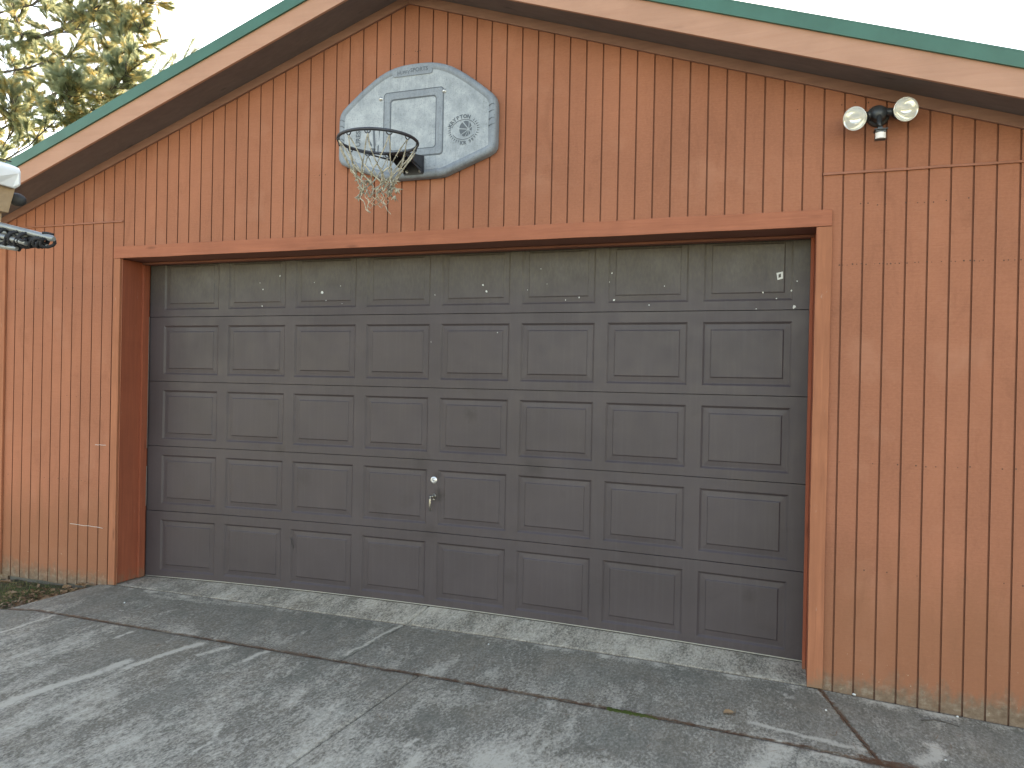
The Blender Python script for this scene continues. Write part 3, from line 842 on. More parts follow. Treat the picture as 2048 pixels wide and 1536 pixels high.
def place_text(bm, dst, cx, cz, y, ang=0, sx=1):
    """text lies in XY -> stand it up facing -y, at board coordinates"""
    m = Matrix.Translation((BX+cx, y, cz)) @ Matrix.Rotation(-ang, 4, 'Y') @ Matrix.Rotation(math.pi/2, 4, 'X') @ Matrix.Diagonal((sx, 1, 1, 1))
    bmesh.ops.transform(bm, matrix=m, verts=bm.verts)
    me = bpy.data.meshes.new('x'); bm.to_mesh(me); bm.free(); dst.from_mesh(me); bpy.data.meshes.remove(me)
bm = bmesh.new()
place_text(text_bm('HUFFY', .030, bold=.0004), bm, -.080, 3.543, YF-.0056)
place_text(text_bm('SPORTS', .036, bold=.0004), bm, .030, 3.552, YF-.0056)
part('name_lettering', bm, M['boardmark'], bb)
# round emblem: ball in an oval, arc lettering, sunburst ticks
bm = bmesh.new(); ex, ez = .345, 3.143
oval = lambda a, b: [(ex+a*math.cos(t*.10472), ez+b*math.sin(t*.10472)) for t in range(60)]
def arc_ribbon(a, b, w, t0, t1, n=40):
    for i in range(n):
        ta, tb = rad(t0+(t1-t0)*i/n), rad(t0+(t1-t0)*(i+1)/n)
        p = [(a*math.cos(ta), b*math.sin(ta)), (a*math.cos(tb), b*math.sin(tb)), ((a-w)*math.cos(tb), (b-w)*math.sin(tb)), ((a-w)*math.cos(ta), (b-w)*math.sin(ta))]
        bm.faces.new([bm.verts.new((BX+ex+x, YF-.0009, ez+z)) for x, z in p])
arc_ribbon(.084, .064, .0045, 20, 165); arc_ribbon(.084, .064, .0045, 205, 325)
for i, ch in enumerate('KRYPTON'):
    a = rad(158-i*14.5); place_text(text_bm(ch, .032, bold=.0012), bm, ex+.099*math.cos(a), ez+.081*math.sin(a), YF-.001, a-math.pi/2)
for i, ch in enumerate('KR'): 
    a = rad(262+i*13); place_text(text_bm(ch, .032, bold=.0012), bm, ex+.098*math.cos(a), ez+.084*math.sin(a), YF-.001, a+math.pi/2)
for i, ch in enumerate('99'):
    a = rad(296+i*12); place_text(text_bm(ch, .028, bold=.001), bm, ex+.098*math.cos(a), ez+.084*math.sin(a), YF-.001, a+math.pi/2)
for t in list(range(170, 256, 10))+list(range(-42, 50, 11)):
    a = rad(t); c, s_ = math.cos(a), math.sin(a); w = .0042
    p = [(.090*c-w*s_, .069*s_+w*c), (.090*c+w*s_, .069*s_-w*c), (.112*c, .090*s_)]
    bm.faces.new([bm.verts.new((BX+ex+x, YF-.0009, ez+z)) for x, z in p])
# ball with pale seams: segments of a disc
bcx, bcz, br = ex+.012, ez+.004, .049
def blob(pts_):
    bm.faces.new([bm.verts.new((BX+bcx+x*br, YF-.0009, bcz+z*br)) for x, z in pts_])
def arcpts(t0, t1, r=1, n=6): return [(r*.86*math.cos(rad(t0+(t1-t0)*k/n)), r*math.sin(rad(t0+(t1-t0)*k/n))) for k in range(n+1)]
hub = (.45, -.12)
for t0, t1 in ((60, 112), (122, 172), (180, 222), (230, 262), (270, 292), (300, 322), (-20, 8), (18, 50)):
    a = arcpts(t0, t1); mx_, mz_ = a[len(a)//2]
    h = (hub[0]+(mx_-hub[0])*.14, hub[1]+(mz_-hub[1])*.14)
    blob(a+[h])
fixn(bm); part('emblem', bm, M['boardmark'], bb)
# faded side lettering and figure seen through the rim
bm = bmesh.new()
place_text(text_bm('URES', .046, bold=.001), bm, -.405, 3.150, YF-.001, math.pi/2)
fig = [[(-.345,3.20),(-.335,3.21),(-.325,3.14),(-.30,3.10),(-.305,3.09),(-.335,3.125)], [(-.30,3.21),(-.285,3.215),(-.275,3.10),(-.285,3.05),(-.292,3.10)], [(-.32,3.085),(-.275,3.075),(-.28,3.055),(-.31,3.065)], [(-.255,3.20),(-.245,3.20),(-.250,3.13)], [(-.262,3.09),(-.250,3.10),(-.255,3.03),(-.263,3.04)]]
for p in fig: bm.faces.new([bm.verts.new((BX+x, YF-.001, z)) for x, z in p])
fixn(bm); part('side_lettering', bm, M['boardmark'], bb)
# moulded finger grooves on the right edge
for z in (3.285, 3.245, 3.20, 3.16):
    for sgn in (1, -1):
        bm = bmesh.new()
        tube(bm, [(BX+sgn*.512, BYF-.0005, z-.012), (BX+sgn*.530, BYF-.0012, z-.002), (BX+sgn*.546, BYF+.004, z)], .0022, 6)
        part('edge_groove', bm, M['boardmark'], bb)
for i, (x, z) in enumerate(((-.243, 3.394), (.206, 3.397))):
    bm = bmesh.new(); lathe(bm, (BX+x, YF, z), (0, -1, 0), [(-.001, .0145), (.002, .0145), (.003, .010), (.007, .009), (.010, .006), (.011, 0)], 18)
    part('mounting_bolt', bm, M['zinc'], bb)
# bracket
RY, RZ, RR = -.52, 2.957, .2286
bxc = BX+.005
bm = bmesh.new()
pl_ = [(-.070,3.005),(.068,3.005),(.072,3.0),(.074,2.895),(.066,2.883),(-.066,2.883),(-.074,2.895),(-.074,3.0)]
prism(bm, [Vector((bxc+x, YF-.001, z)) for x, z in pl_], (0, -.006, 0), bev=.0015)
# two gusset arms running out to the ring and the sloping apron plate
for sx in (-1, 1):
    prism(bm, [Vector((bxc+sx*.066, YF-.007, 2.890)), Vector((bxc+sx*.066, YF-.007, 3.0)), Vector((bxc+sx*.060, -.30, RZ+.004)), Vector((bxc+sx*.060, -.30, RZ-.012))], (-sx*.004, 0, 0))
prism(bm, [Vector((bxc-.060, YF-.008, 2.99)), Vector((bxc+.060, YF-.008, 2.99)), Vector((bxc+.075, -.325, RZ-.002)), Vector((bxc-.075, -.325, RZ-.002))], (0, 0, -.004))
fixn(bm); br_o = part('bracket', bm, M['rim'], hoop)
for x, z in ((.048, 2.968), (.048, 2.905), (-.048, 2.905), (-.048, 2.968)):
    bm = bmesh.new(); lathe(bm, (bxc+x, YF-.007, z), (0, -1, 0), [(-.001, .012), (.002, .012), (.003, .0085), (.009, .008), (.0095, .0045), (.014, .004), (.0145, 0)], 16)
    part('bracket_bolt', bm, M['zinc'], br_o)
bm = bmesh.new()
RC = Vector((bxc, RY, RZ))
tube(bm, [RC+Vector((RR*math.cos(t*.098175), RR*math.sin(t*.098175), 0)) for t in range(64)], .0092, 10, closed=True)
# long under-brace rods
for sx in (-1, 1):
    tube(bm, [RC+Vector((sx*RR*math.sin(rad(62)), RR*math.cos(rad(62))*1.0, -.006)), Vector((bxc+sx*.066, -.22, RZ-.022)), Vector((bxc+sx*.062, YF-.006, 2.915))], .005, 7)
NH = 12
hk = []
for k in range(NH):
    t = rad(15+30*k); p = RC+Vector((RR*math.cos(t), RR*math.sin(t), 0))
    tang = Vector((-math.sin(t), math.cos(t), 0))
    pp = [p+tang*(.016*math.cos(q))+Vector((0, 0, -.008-.016*math.sin(q))) for q in [math.pi*j/8 for j in range(9)]]
    tube(bm, pp, .0034, 6); hk.append((p+Vector((0, 0, -.024)), t))
part('rim', bm, M['rim'], hoop, smooth=False)
# net: V cords from each hook, then tattered diamonds
bm = bmesh.new(); nr = random.Random(11)
def cord(a, b, r=.0034, sag=.01, n=5, fray=True):
    a, b = Vector(a), Vector(b); pts_ = []
    j = Vector((nr.uniform(-1, 1), nr.uniform(-1, 1), 0))*sag
    for i in range(n+1):
        t = i/n; p = a.lerp(b, t)+j*math.sin(math.pi*t)+Vector((nr.uniform(-1, 1), nr.uniform(-1, 1), nr.uniform(-1, 1)))*.0016
        pts_.append(p)
    tube(bm, pts_, [r*nr.uniform(.7, 1.25) for _ in pts_], 5)
    if fray:
        for _ in range(3):
            q = a.lerp(b, nr.random()); tube(bm, [q, q+Vector((nr.uniform(-.012, .012), nr.uniform(-.012, .012), nr.uniform(-.014, .006)))], [.0018, .0008], 4)
def node(lv, k):
    """lv 0.. rows of knots"""
    zr = [(-.165, .150), (-.215, .118), (-.262, .095), (-.305, .082), (-.345, .076)][lv]
    t = rad(15+30*k+15*(lv % 2 == 0)+ (12 if lv > 1 else 0))
    j = mn.noise_vector(Vector((lv*3.1, (k % NH)*1.7, 2)))*.014
    return RC+Vector((zr[1]*math.cos(t), zr[1]*math.sin(t), zr[0]))+Vector((j.x, j.y, j.z))+Vector((-.004, 0, 0))
for k in range(NH):
    p, t = hk[k]
    cord(p, node(0, k), sag=.008); cord(p, node(0, k-1), sag=.008)
    for lv in range(0, 3):
        a = node(lv, k)
        for b in ((node(lv+1, k), node(lv+1, (k+1) % NH)) if lv % 2 == 0 else (node(lv+1, k), node(lv+1, k-1))):
            if nr.random() < (1, .92, .72)[lv]: cord(a, b, .0044, .004, 4)
        for _ in range(2):
            d = Vector((nr.uniform(-1, 1), nr.uniform(-1, 1), nr.uniform(-1, .3)))*.020
            tube(bm, [a-d*.4, a, a+d], [.0030, .0045, .0022], 5)
# torn lower bits: ladder of darker mesh and frayed tassels
for k in (7, 8, 9):
    a = node(3, k)
    for q in range(2):
        b = a+Vector((nr.uniform(-.02, .02), nr.uniform(-.02, .02), -.045)); cord(a, b, .0024, .004, 3, False); 
        c = b+Vector((.024, 0, -.020)); cord(b, c, .0024, .003, 3, False); a = c
def tassel(c, n, L):
    for _ in range(n):
        d = Vector((nr.uniform(-.6, .6), nr.uniform(-.6, .6), nr.uniform(-1.1, .25))).normalized()*L*nr.uniform(.5, 1)
        m_ = c+d*.5+Vector((nr.uniform(-1, 1), nr.uniform(-1, 1), 0))*.006
        tube(bm, [c, m_, c+d], [.0034, .0032, .0016], 5)
tassel(onY(722, 378, RY-.03), 22, .045); tassel(onY(716, 392, RY-.03), 14, .036)
for p in ((790,362),(795,378),(783,372),(790,392),(778,385),(770,360),(735,362)): tassel(onY(p[0], p[1], RY+.03+nr.uniform(-.04, .04)), 13, .034)
# dark torn mesh panel hanging lowest
C0 = onY(752, 388, RY); 
for i in range(4):
    for j in range(3):
        a = C0+Vector(((i-1.5)*.034+j*.005, .002*i, .028-j*.036+(i % 2)*.018)); 
        for dx in (-.019, .019):
            b = a+Vector((dx+.004, 0, -.020))
            if nr.random() < .85: cord(a, b, .0021, .002, 2, False); cord(b, b+Vector((-dx*.9, 0, -.018)), .0021, .002, 2, False)
part('net', bm, M['cord'], hoop)

# ================================================================== FLOODLIGHT
fl = empty('floodlight', (2.70, 0, 3.02))
tag(fl, 'dark twin-bulb floodlight with white motion sensor high on the siding under right eave', 'floodlight')
bm = bmesh.new()
lathe(bm, (2.700, -.001, 3.015), (0, -1, 0), [(0, .056), (.014, .056), (.022, .052), (.030, .040), (.034, 0)], 32)
lathe(bm, (2.700, -.028, 3.010), (0, -1, 0), [(0, .040), (.04, .038), (.060, .034), (.066, 0)], 24)
tube(bm, [(2.700, -.060, 3.010), (2.700, -.085, 2.985), (2.700, -.10, 2.945), (2.700, -.105, 2.925)], .013, 10)
part('mounting_base', bm, M['bronze'], fl)
def glassm():
    s = NT('lamp_lens_glass'); n = s.noise((1, 1, 1), 30, 4, .6)
    v = s.n('ShaderNodeTexVoronoi'); v.inputs['Scale'].default_value = 160; s.l(s.pos, v.inputs['Vector'])
    c = s.ramp(n, [(.3, (.62, .60, .52)), (.6, (.80, .79, .72)), (.8, (.9, .9, .86))])
    s.fin((.9, .9, .86), .08, 0, .5)
    s.bump(s.math('ADD', v.outputs['Distance'], s.math('MULTIPLY', n, 1)), .12, .003)
    tp = s.n('ShaderNodeBsdfTransparent'); mx = s.n('ShaderNodeMixShader'); mx.inputs[0].default_value = .66
    s.l(s.b.outputs[0], mx.inputs[1]); s.l(tp.outputs[0], mx.inputs[2]); s.l(mx.outputs[0], s.out.inputs[0])
    return s.m
M['lens'] = glassm()
M['chrome'] = plain('bulb_reflector', (.75, .75, .72), .12, .9, .1, 20)
for cc, ax in (((2.578, -.150, 2.967), (-.42, -.86, -.28)), ((2.815, -.150, 2.992), (.22, -.93, -.18))):
    c = Vector(cc); ax = Vector(ax).normalized()
    bm = bmesh.new()
    back = c-ax*.105
    tube(bm, [Vector((2.700, -.045, 3.012)), (Vector((2.700, -.045, 3.012))+back)/2+Vector((0, .004, .010)), back+ax*.012], [.024, .020, .022], 14)
    lathe(bm, back-ax*.012, ax, [(0, .0), (.002, .026), (.010, .034), (.045, .037), (.052, .040), (.056, .036)], 24)
    h = part('lamp_holder', bm, M['bronze'], fl)
    bm = bmesh.new()
    lathe(bm, c-ax*.062, ax, [(0, .026), (.012, .030), (.030, .044), (.048, .055), (.060, .0595), (.0605, .0570), (.050, .0535), (.034, .043), (.020, .029), (.012, .015), (.010, 0)], 36)
    b_ = part('bulb', bm, M['chrome'], fl)
    bm = bmesh.new()
    lathe(bm, c, ax, [(.0, .0600), (.004, .0590), (.0065, .054), (.0085, .051), (.0100, .046), (.0135, .030), (.0150, .012), (.0152, 0)], 36)
    part('lens', bm, M['lens'], b_)
bm = bmesh.new()
box(bm, 2.672, 2.735, -.150, -.085, 2.902, 2.908, bev=.002); box(bm, 2.679, 2.726, -.142, -.095, 2.893, 2.9015); box(bm, 2.690, 2.714, -.118, -.096, 2.9085, 2.926, bev=.003)
box(bm, 2.677, 2.728, -.126, -.092, 2.858, 2.8925, bev=.004)
so = part('motion_sensor', bm, M['bronze'], fl)
bm = bmesh.new()
rings = []
for i in range(13):
    t = rad(-55+110*i/12); x = 2.7030+.030*math.sin(t)/math.sin(rad(55))*.80; y = -.1265-.016*(math.cos(t)-math.cos(rad(55)))/(1-math.cos(rad(55)))
    rings.append([bm.verts.new((x, y, 2.8615)), bm.verts.new((x, y, 2.8920))])
for A, B in zip(rings, rings[1:]): bm.faces.new((A[0], B[0], B[1], A[1]))
bm.faces.new([r[1] for r in rings]); bm.faces.new([r[0] for r in rings][::-1]); bm.faces.new((rings[0][0], rings[0][1], rings[-1][1], rings[-1][0]))
fixn(bm); part('sensor_lens', bm, M['sensor'], so)

# ================================================================== PORCH CORNER at the left edge
YP = -2.2
po = empty('porch_corner', (-.95, YP, -.1))
tag(po, 'tan porch roof corner with white metal gutter end and small black lamp at left edge', 'porch')
bm = bmesh.new()     # gutter running left, rounded end
gp = [(-.640,2.372),(-.632,2.362),(-.634,2.350),(-.652,2.316),(-.660,2.314)]
prof = [(0, 2.420), (-.012, 2.424), (-.105, 2.424), (-.115, 2.418), (-.110, 2.37), (-.095, 2.342), (-.010, 2.340), (0, 2.355)]
A_ = []
for X, dz, sc in ((-2.6, .07, 1), (-.70, -.002, 1), (-.652, -.020, 1), (-.639, -.026, .90), (-.636, -.028, .7)):
    A_.append([bm.verts.new((X-(.016 if z < 2.35 else 0)*(X > -1), YP-.055+(y+.055)*sc, 2.366+(z-2.372)*sc+dz)) for y, z in prof])
for A, B in zip(A_, A_[1:]):
    for k in range(len(A)): f = bm.faces.new((A[k], A[(k+1) % 8], B[(k+1) % 8], B[k]))
bm.faces.new(A_[0]); bm.faces.new(A_[-1][::-1]); fixn(bm)
gt = part('gutter', bm, M['white'], po)
md = gt.modifiers.new('bevel', 'BEVEL'); md.width = .006; md.segments = 3; md.limit_method = 'ANGLE'
bm = bmesh.new(); box(bm, -.700, -.693, YP-.1195, YP-.1155, 2.335, 2.4255); box(bm, -.700, -.693, YP-.1150, YP-.005, 2.4245, 2.4280)
part('gutter_strap', bm, M['dark'], gt)
bm = bmesh.new()     # tapered rafter end
prism(bm, [Vector((-2.6, YP, 2.335)), Vector((-.672, YP, 2.332)), Vector((-.680, YP, 2.310)), Vector((-.712, YP, 2.222)), Vector((-.80, YP, 2.228)), Vector((-2.6, YP, 2.19))], (0, -.075, 0), bev=.002)
fixn(bm); part('beam', bm, M['tanwood'], po)
bm = bmesh.new(); prism(bm, [Vector((-.80, YP-.060, 2.2255)), Vector((-.738, YP-.060, 2.2195)), Vector((-.742, YP-.060, 2.12)), Vector((-.80, YP-.060, 2.12))], (0, .05, 0)); box(bm, -1.0, -.91, YP-.063, YP-.008, zg(-.95, YP)-.02, 2.196)
fixn(bm); part('post', bm, M['tanwood'], po)
bm = bmesh.new()
lathe(bm, (-.712, YP+.028, 2.284), (.93, -.05, -.24), [(0, .001), (0.001, .026), (.012, .027), (.035, .023), (.050, .014), (.054, 0)], 20)
part('lamp', bm, M['dark'], po)

bd = empty('pole_bundle', (-.9, YP, 2.1))
tag(bd, 'grey poles lashed together with black straps, hanging below the porch corner at left edge', 'pole bundle')
def P2(x, y, dy=0): return onY(x, y, YP-.05+dy)
for pts_, r in (([P2(-160,425), P2(-10,448), P2(108,478)], .0125), ([P2(-160,440,.03), P2(-10,462,.03), P2(62,473,.03)], .0125), ([P2(-160,455,-.02), P2(0,472,-.02), P2(52,486,-.02)], .010), ([P2(-160,470,.01), P2(0,482,.01), P2(95,492,.01)], .009), ([P2(-160,485,-.01), P2(0,492,-.01), P2(34,497,-.01)], .010)):
    bm = bmesh.new(); a, b, c = pts_
    tube(bm, [a, b, b.lerp(c, .5), b.lerp(c, .96), c], [r, r, r, r, r*.7], 14); part('pole', bm, M['pole'], bd)
br2 = random.Random(5)
for x0, w, wrap in ((-60, 16, .036), (2, 12, .040), (26, 12, .037), (44, 8, .033), (70, 10, .022), (84, 8, .020)):
    bm = bmesh.new()
    for q in range(2):
        c = P2(x0+q*7, 475+ (x0*.13)); pts_ = []
        for k in range(25):
            t = k*6.283/24; rr = wrap*(.9+.18*br2.random()); pts_.append(c+Vector((.02*math.sin(t+q)+.012*q, math.cos(t)*rr*.8, math.sin(t)*rr*.82)))
        tube(bm, pts_, .0062, 6, closed=True)
    part('strap', bm, M['strap'], bd)
bm = bmesh.new()
for k in range(16):
    x = -50+k*9; a = P2(x, 470+br2.uniform(-12, 22), br2.uniform(-.03, .03)); b = P2(x+br2.uniform(10, 26), 478+br2.uniform(-10, 24)-x*.05, br2.uniform(-.03, .03))
    tube(bm, [a, a.lerp(b, .5)+Vector((0, 0, br2.uniform(-.006, .006))), b], .0062, 6)
part('netting_wrap', bm, M['strap'], bd)

# ================================================================== TREES
def pine(name, base, limbs, tufts, label, tr_top=9, group=None, tr=random.Random(21), trunk_r=.22):
    t = empty(name, base); tag(t, label, 'tree', group)
    b = Vector(base)
    bm = bmesh.new(); tube(bm, [b, b+Vector((.05, 0, tr_top*.3)), b+Vector((-.05, .05, tr_top*.65)), b+Vector((0, 0, tr_top))], [trunk_r, trunk_r*.85, trunk_r*.5, .03], 12)
    for pts_, r0, r1 in limbs:
        n = len(pts_); tube(bm, pts_, [r0+(r1-r0)*i/(n-1) for i in range(n)], 6)
    part('trunk', bm, M['bark'], t)
    verts, faces, mi = [], [], []
    for c, d, L, nn, sunlit in tufts:
        d = d.normalized()
        ref = Vector((0, 0, 1)) if abs(d.z) < .9 else Vector((1, 0, 0)); a = d.cross(ref).normalized(); e = d.cross(a)
        for k in range(nn):
            ph = tr.uniform(0, 6.283); sp = tr.uniform(.12, .75); s0 = tr.uniform(-.06, .02)
            dr = (d+(a*math.cos(ph)+e*math.sin(ph))*sp).normalized(); l = L*tr.uniform(.7, 1.1)
            p0 = c+d*s0; side = dr.cross(Vector((tr.uniform(-1, 1), tr.uniform(-1, 1), tr.uniform(-1, 1)))).normalized()*.0026
            i = len(verts); mid = p0+dr*l*.55; tip = p0+dr*l+Vector((0, 0, -.012*l/.1))
            verts += [p0-side*.6, p0+side*.6, mid+side, tip, mid-side]; faces.append((i, i+1, i+2, i+3, i+4)); mi.append(1 if sunlit else 0)
    me = bpy.data.meshes.new('crown'); me.from_pydata([tuple(v-b) for v in verts], [], faces)
    me.materials.append(M['needle']); me.materials.append(M['needle_sunlit']); me.polygons.foreach_set('material_index', mi)
    o = bpy.data.objects.new('crown', me); link(o, t)
    return t
tr = random.Random(21)
def T(x, y, Y): return onY(x, y, Y)
YT = 6.0
limbs, tufts = [], []; TW = 1.9
def limb(pix, Y0, Y1, r0, r1, twigs=8, tl=.5, sunlit=.15):
    n = len(pix); pts_ = [T(p[0], p[1], Y0+(Y1-Y0)*i/(n-1)) for i, p in enumerate(pix)]
    fine = []
    for a, b in zip(pts_, pts_[1:]):
        for q in range(4): fine.append(a.lerp(b, q/4)+Vector((tr.uniform(-1, 1), tr.uniform(-1, 1), tr.uniform(-1, 1)))*.012)
    fine.append(pts_[-1]); limbs.append((fine, r0, r1))
    grow(fine, twigs, tl, sunlit)
def grow(fine, twigs, tl, sunlit):
    L = len(fine); sunlit *= .8
    for k in range(int(twigs*TW)):
        i = tr.randrange(1, L); p = fine[i]; d = (fine[i]-fine[i-1]).normalized()
        out = Vector((tr.uniform(-1, 1), tr.uniform(-1, 1), tr.uniform(-.5, .8))).normalized()
        dd = (d*.9+out*.8).normalized(); l = tl*tr.uniform(.45, 1)
        q = [p, p+dd*l*.5+Vector((0, 0, .02)), p+dd*l+Vector((0, 0, .05))]
        limbs.append((q, .009, .003))
        for m_ in range(3):
            pp = q[0].lerp(q[2], tr.uniform(.25, .9)); o2 = Vector((tr.uniform(-1, 1), tr.uniform(-1, 1), tr.uniform(-.4, .9))).normalized()
            d2 = (dd*.8+o2*.8).normalized(); l2 = l*tr.uniform(.25, .5); e_ = pp+d2*l2
            limbs.append(([pp, e_], .005, .0025)); fol(pp, e_, d2, sunlit)
        fol(q[0].lerp(q[2], .4), q[2], dd, sunlit)
def fol(a, b, d, sunlit):
    L = (b-a).length; n = max(2, int(L/.055))
    for i in range(n):
        is_sunlit = tr.random() < sunlit*(1.6 if i < n/2 else .3)  # random share of tufts gets the painted sun-through yellow
        tufts.append((a.lerp(b, (i+1)/n), d+Vector((0, 0, .15)), .125, 44 if not is_sunlit else 40, is_sunlit))
tb = onY(-420, 768, 7.3); tb.z = -.2
limb([(-330,240),(-120,160),(0,100),(100,68),(190,22),(250,-40)], 6.9, 5.2, .055, .018, 24, .75, .12)
limb([(-330,330),(-120,215),(0,146),(60,135),(140,112)], 6.6, 5.2, .035, .010, 22, .7, .2)
limb([(-300,360),(-50,260),(90,200),(180,148),(228,116),(262,95)], 6.8, 5.0, .04, .012, 30, .7, .45)
limb([(40,60),(45,75),(20,0),(10,-40)], 5.9, 5.8, .022, .010, 10, .5, .1)
limb([(95,72),(150,60),(200,50),(262,28),(300,-4)], 5.7, 4.8, .018, .006, 22, .5, .4)
limb([(130,50),(200,10),(270,-30)], 5.5, 4.8, .016, .006, 16, .5, .2)
limb([(-200,330),(-60,290),(40,240),(130,190),(190,170)], 6.4, 5.0, .03, .008, 26, .6, .4)
limb([(-150,400),(-20,340),(25,260),(28,200)], 5.8, 4.6, .02, .006, 20, .55, .25)
limb([(-60,360),(60,290),(120,230),(150,180)], 5.2, 4.2, .016, .005, 22, .5, .15)
limb([(40,330),(140,262),(205,200),(250,150)], 5.2, 4.2, .014, .005, 22, .5, .2)
limb([(120,290),(200,215),(240,175),(268,135)], 5.0, 4.2, .012, .004, 16, .4, .35)
limb([(180,75),(240,70),(290,52)], 5.2, 4.7, .010, .004, 10, .35, .4)
limb([(-200,20),(-60,40),(60,10),(150,-30)], 6.8, 5.6, .03, .01, 22, .7, .1)
limb([(-220,110),(-80,120),(30,60),(60,-20)], 7.2, 6.2, .03, .01, 20, .7, .1)
TW = .6
for k in range(34):
    z = 1.8+k*.24; a = tr.uniform(0, 6.283) if k % 3 else tr.uniform(2.4, 5.0); Lb = 3.6*(1-z/12)+.3
    p0 = tb+Vector((0, 0, z)); dirv = Vector((math.cos(a), math.sin(a), .15))
    if math.cos(a) > .2 and z < 6: continue
    f_ = [p0+dirv*Lb*i/6+Vector((0, 0, .25*(i/6)**2*Lb*.5)) for i in range(7)]
    limbs.append((f_, .045, .008)); grow(f_, 9, .9, .12)
pine('pine_tree', tb, limbs, tufts, 'tall white pine with long soft needles and patches coloured sunlit yellow behind the left roof slope', 10.5)
limbs, tufts = [], []
t2 = Vector((-5.2, 11.5, -.2))
for pix in ([(268,165),(300,140),(285,130)], [(285,172),(318,140),(322,108)], [(300,170),(330,135),(345,112)], [(330,160),(350,125),(352,108)], [(350,150),(372,110),(386,78)], [(360,140),(382,108),(392,98)], [(255,180),(275,155),(272,128)]):
    pts_ = [T(p[0], p[1], 10.5+.2*i) for i, p in enumerate(pix)]; limbs.append((pts_, .012, .006))
    limbs.append(([t2+Vector((0, 0, 3.6)), t2.lerp(pts_[0], .6)+Vector((0, 0, .3)), pts_[0]], .03, .012))
    d = (pts_[-1]-pts_[0]).normalized()
    for q in range(9): tufts.append((pts_[0].lerp(pts_[-1], .2+.095*q), d+Vector((tr.uniform(-.4, .4), tr.uniform(-.4, .4), .2)), .26, 34, False))
for k in range(26):
    z = 1.6+k*.19; a = tr.uniform(0, 6.283); Lb = 2.2*(1-z/8.6)+.2
    p0 = t2+Vector((0, 0, z)); dirv = Vector((math.cos(a), math.sin(a), .2))
    if z > 5.2: Lb *= .35
    f_ = [p0+dirv*Lb*i/4 for i in range(5)]
    limbs.append((f_, .03, .006)); grow(f_, 5, .6, .05)
pine('pine_tree', t2, limbs, tufts, 'younger pine with only its blue-green top twigs showing over the left roof edge', 6.3, trunk_r=.12)

# ================================================================== SMALL GROUND THINGS
gr = random.Random(9)
# grass patch
verts, faces = [], []
def blade(x, y, z, h, w, lean):
    i = len(verts); a = gr.uniform(0, 6.283); dx, dy = math.cos(a)*w, math.sin(a)*w; l = gr.uniform(0, lean); b = gr.uniform(0, 6.283)
    lx, ly = math.cos(b)*l, math.sin(b)*l
    verts.extend([(x-dx, y-dy, z), (x+dx, y+dy, z), (x+dx*.7+lx*.4, y+dy*.7+ly*.4, z+h*.6), (x+lx, y+ly, z+h*(1 if l < h else .6)), (x-dx*.7+lx*.4, y-dy*.7+ly*.4, z+h*.6)])
    faces.append((i, i+1, i+2, i+3, i+4))
def inpatch(x, y):
    return y < -.04 and y > jy(x)+.0 and x < -2.66-(-y)*.18-.32*abs(y)*(1 if y < -.1 else 0)
for _ in range(5200):
    x = gr.uniform(-4.6, -2.6); y = gr.uniform(-.64, -.03)
    if not inpatch(x, y) or x > -2.72: continue
    dens = .25+.9*mn.noise(Vector((x*3, y*3, 8)))+(.5 if x < -3.0 else 0)
    if y > -.12: dens -= .35
    if gr.random() > dens: continue
    blade(x, y, zg(x, y)-.035, gr.uniform(.02, .060), .0016, .05)
for _ in range(5000):
    x = gr.uniform(-6.2, -4.6); y = gr.uniform(-.6, 1.5); blade(x, y, zg(-5, 0)-.06, gr.uniform(.03, .08), .003, .05)
me = bpy.data.meshes.new('grass'); me.from_pydata(verts, [], faces); me.materials.append(M['grass'])
tag(link(bpy.data.objects.new('grass', me)), 'green grass tufts growing at the foot of the wall left of the concrete', 'grass', kind='stuff')
# dead pine needles lying in the long joint and on the soil
verts, faces = [], []
def needle(x, y, z, L, a):
    i = len(verts); w = .0011; c, s_ = math.cos(a), math.sin(a)
    verts.extend([(x-c*L/2+s_*w, y-s_*L/2-c*w, z), (x+c*L/2+s_*w, y+s_*L/2-c*w, z+.001), (x+c*L/2-s_*w, y+s_*L/2+c*w, z+.001), (x-c*L/2-s_*w, y-s_*L/2+c*w, z)])
    faces.append((i, i+1, i+2, i+3))
for _ in range(1500):
    x = gr.uniform(-2.75, 3.6); y = jy(x)+gr.gauss(0, .008); needle(x, y, zg(x, y)+.0015, gr.uniform(.015, .06), gr.gauss(0, .35))
for _ in range(260):
    t = gr.random(); x = rj0[0]+(rj1[0]-rj0[0])*t+gr.gauss(0, .007); y = rj0[1]+(rj1[1]-rj0[1])*t; needle(x, y, zg(x, y)+.0015, gr.uniform(.015, .05), gr.gauss(-1.2, .35))
for _ in range(160):
    x = gr.uniform(2.62, 2.85); y = jy(x)+gr.gauss(.01, .02); needle(x, y, zg(x, y)+.002, gr.uniform(.02, .07), gr.gauss(-.3, .6))
for _ in range(160):
    x = gr.uniform(-2.7, 3.4); y = gr.uniform(-1.3, .2); needle(x, y, zg(x, y)+.002, gr.uniform(.02, .07), gr.uniform(0, 3.14))
for _ in range(1500):
    x = gr.uniform(-3.8, -2.6); y = gr.uniform(-.62, -.01)
    if x > -2.62-(-y)*.27: continue
    needle(x, y, zg(x, y)-.030+gr.uniform(0, .02), gr.uniform(.03, .09), gr.uniform(0, 3.14))
me = bpy.data.meshes.new('fallen_needles'); me.from_pydata(verts, [], faces); me.materials.append(M['pneedle'])
tag(link(bpy.data.objects.new('fallen_needles', me)), 'reddish fallen pine needles caught in the long concrete joint', 'pine needles', kind='stuff')
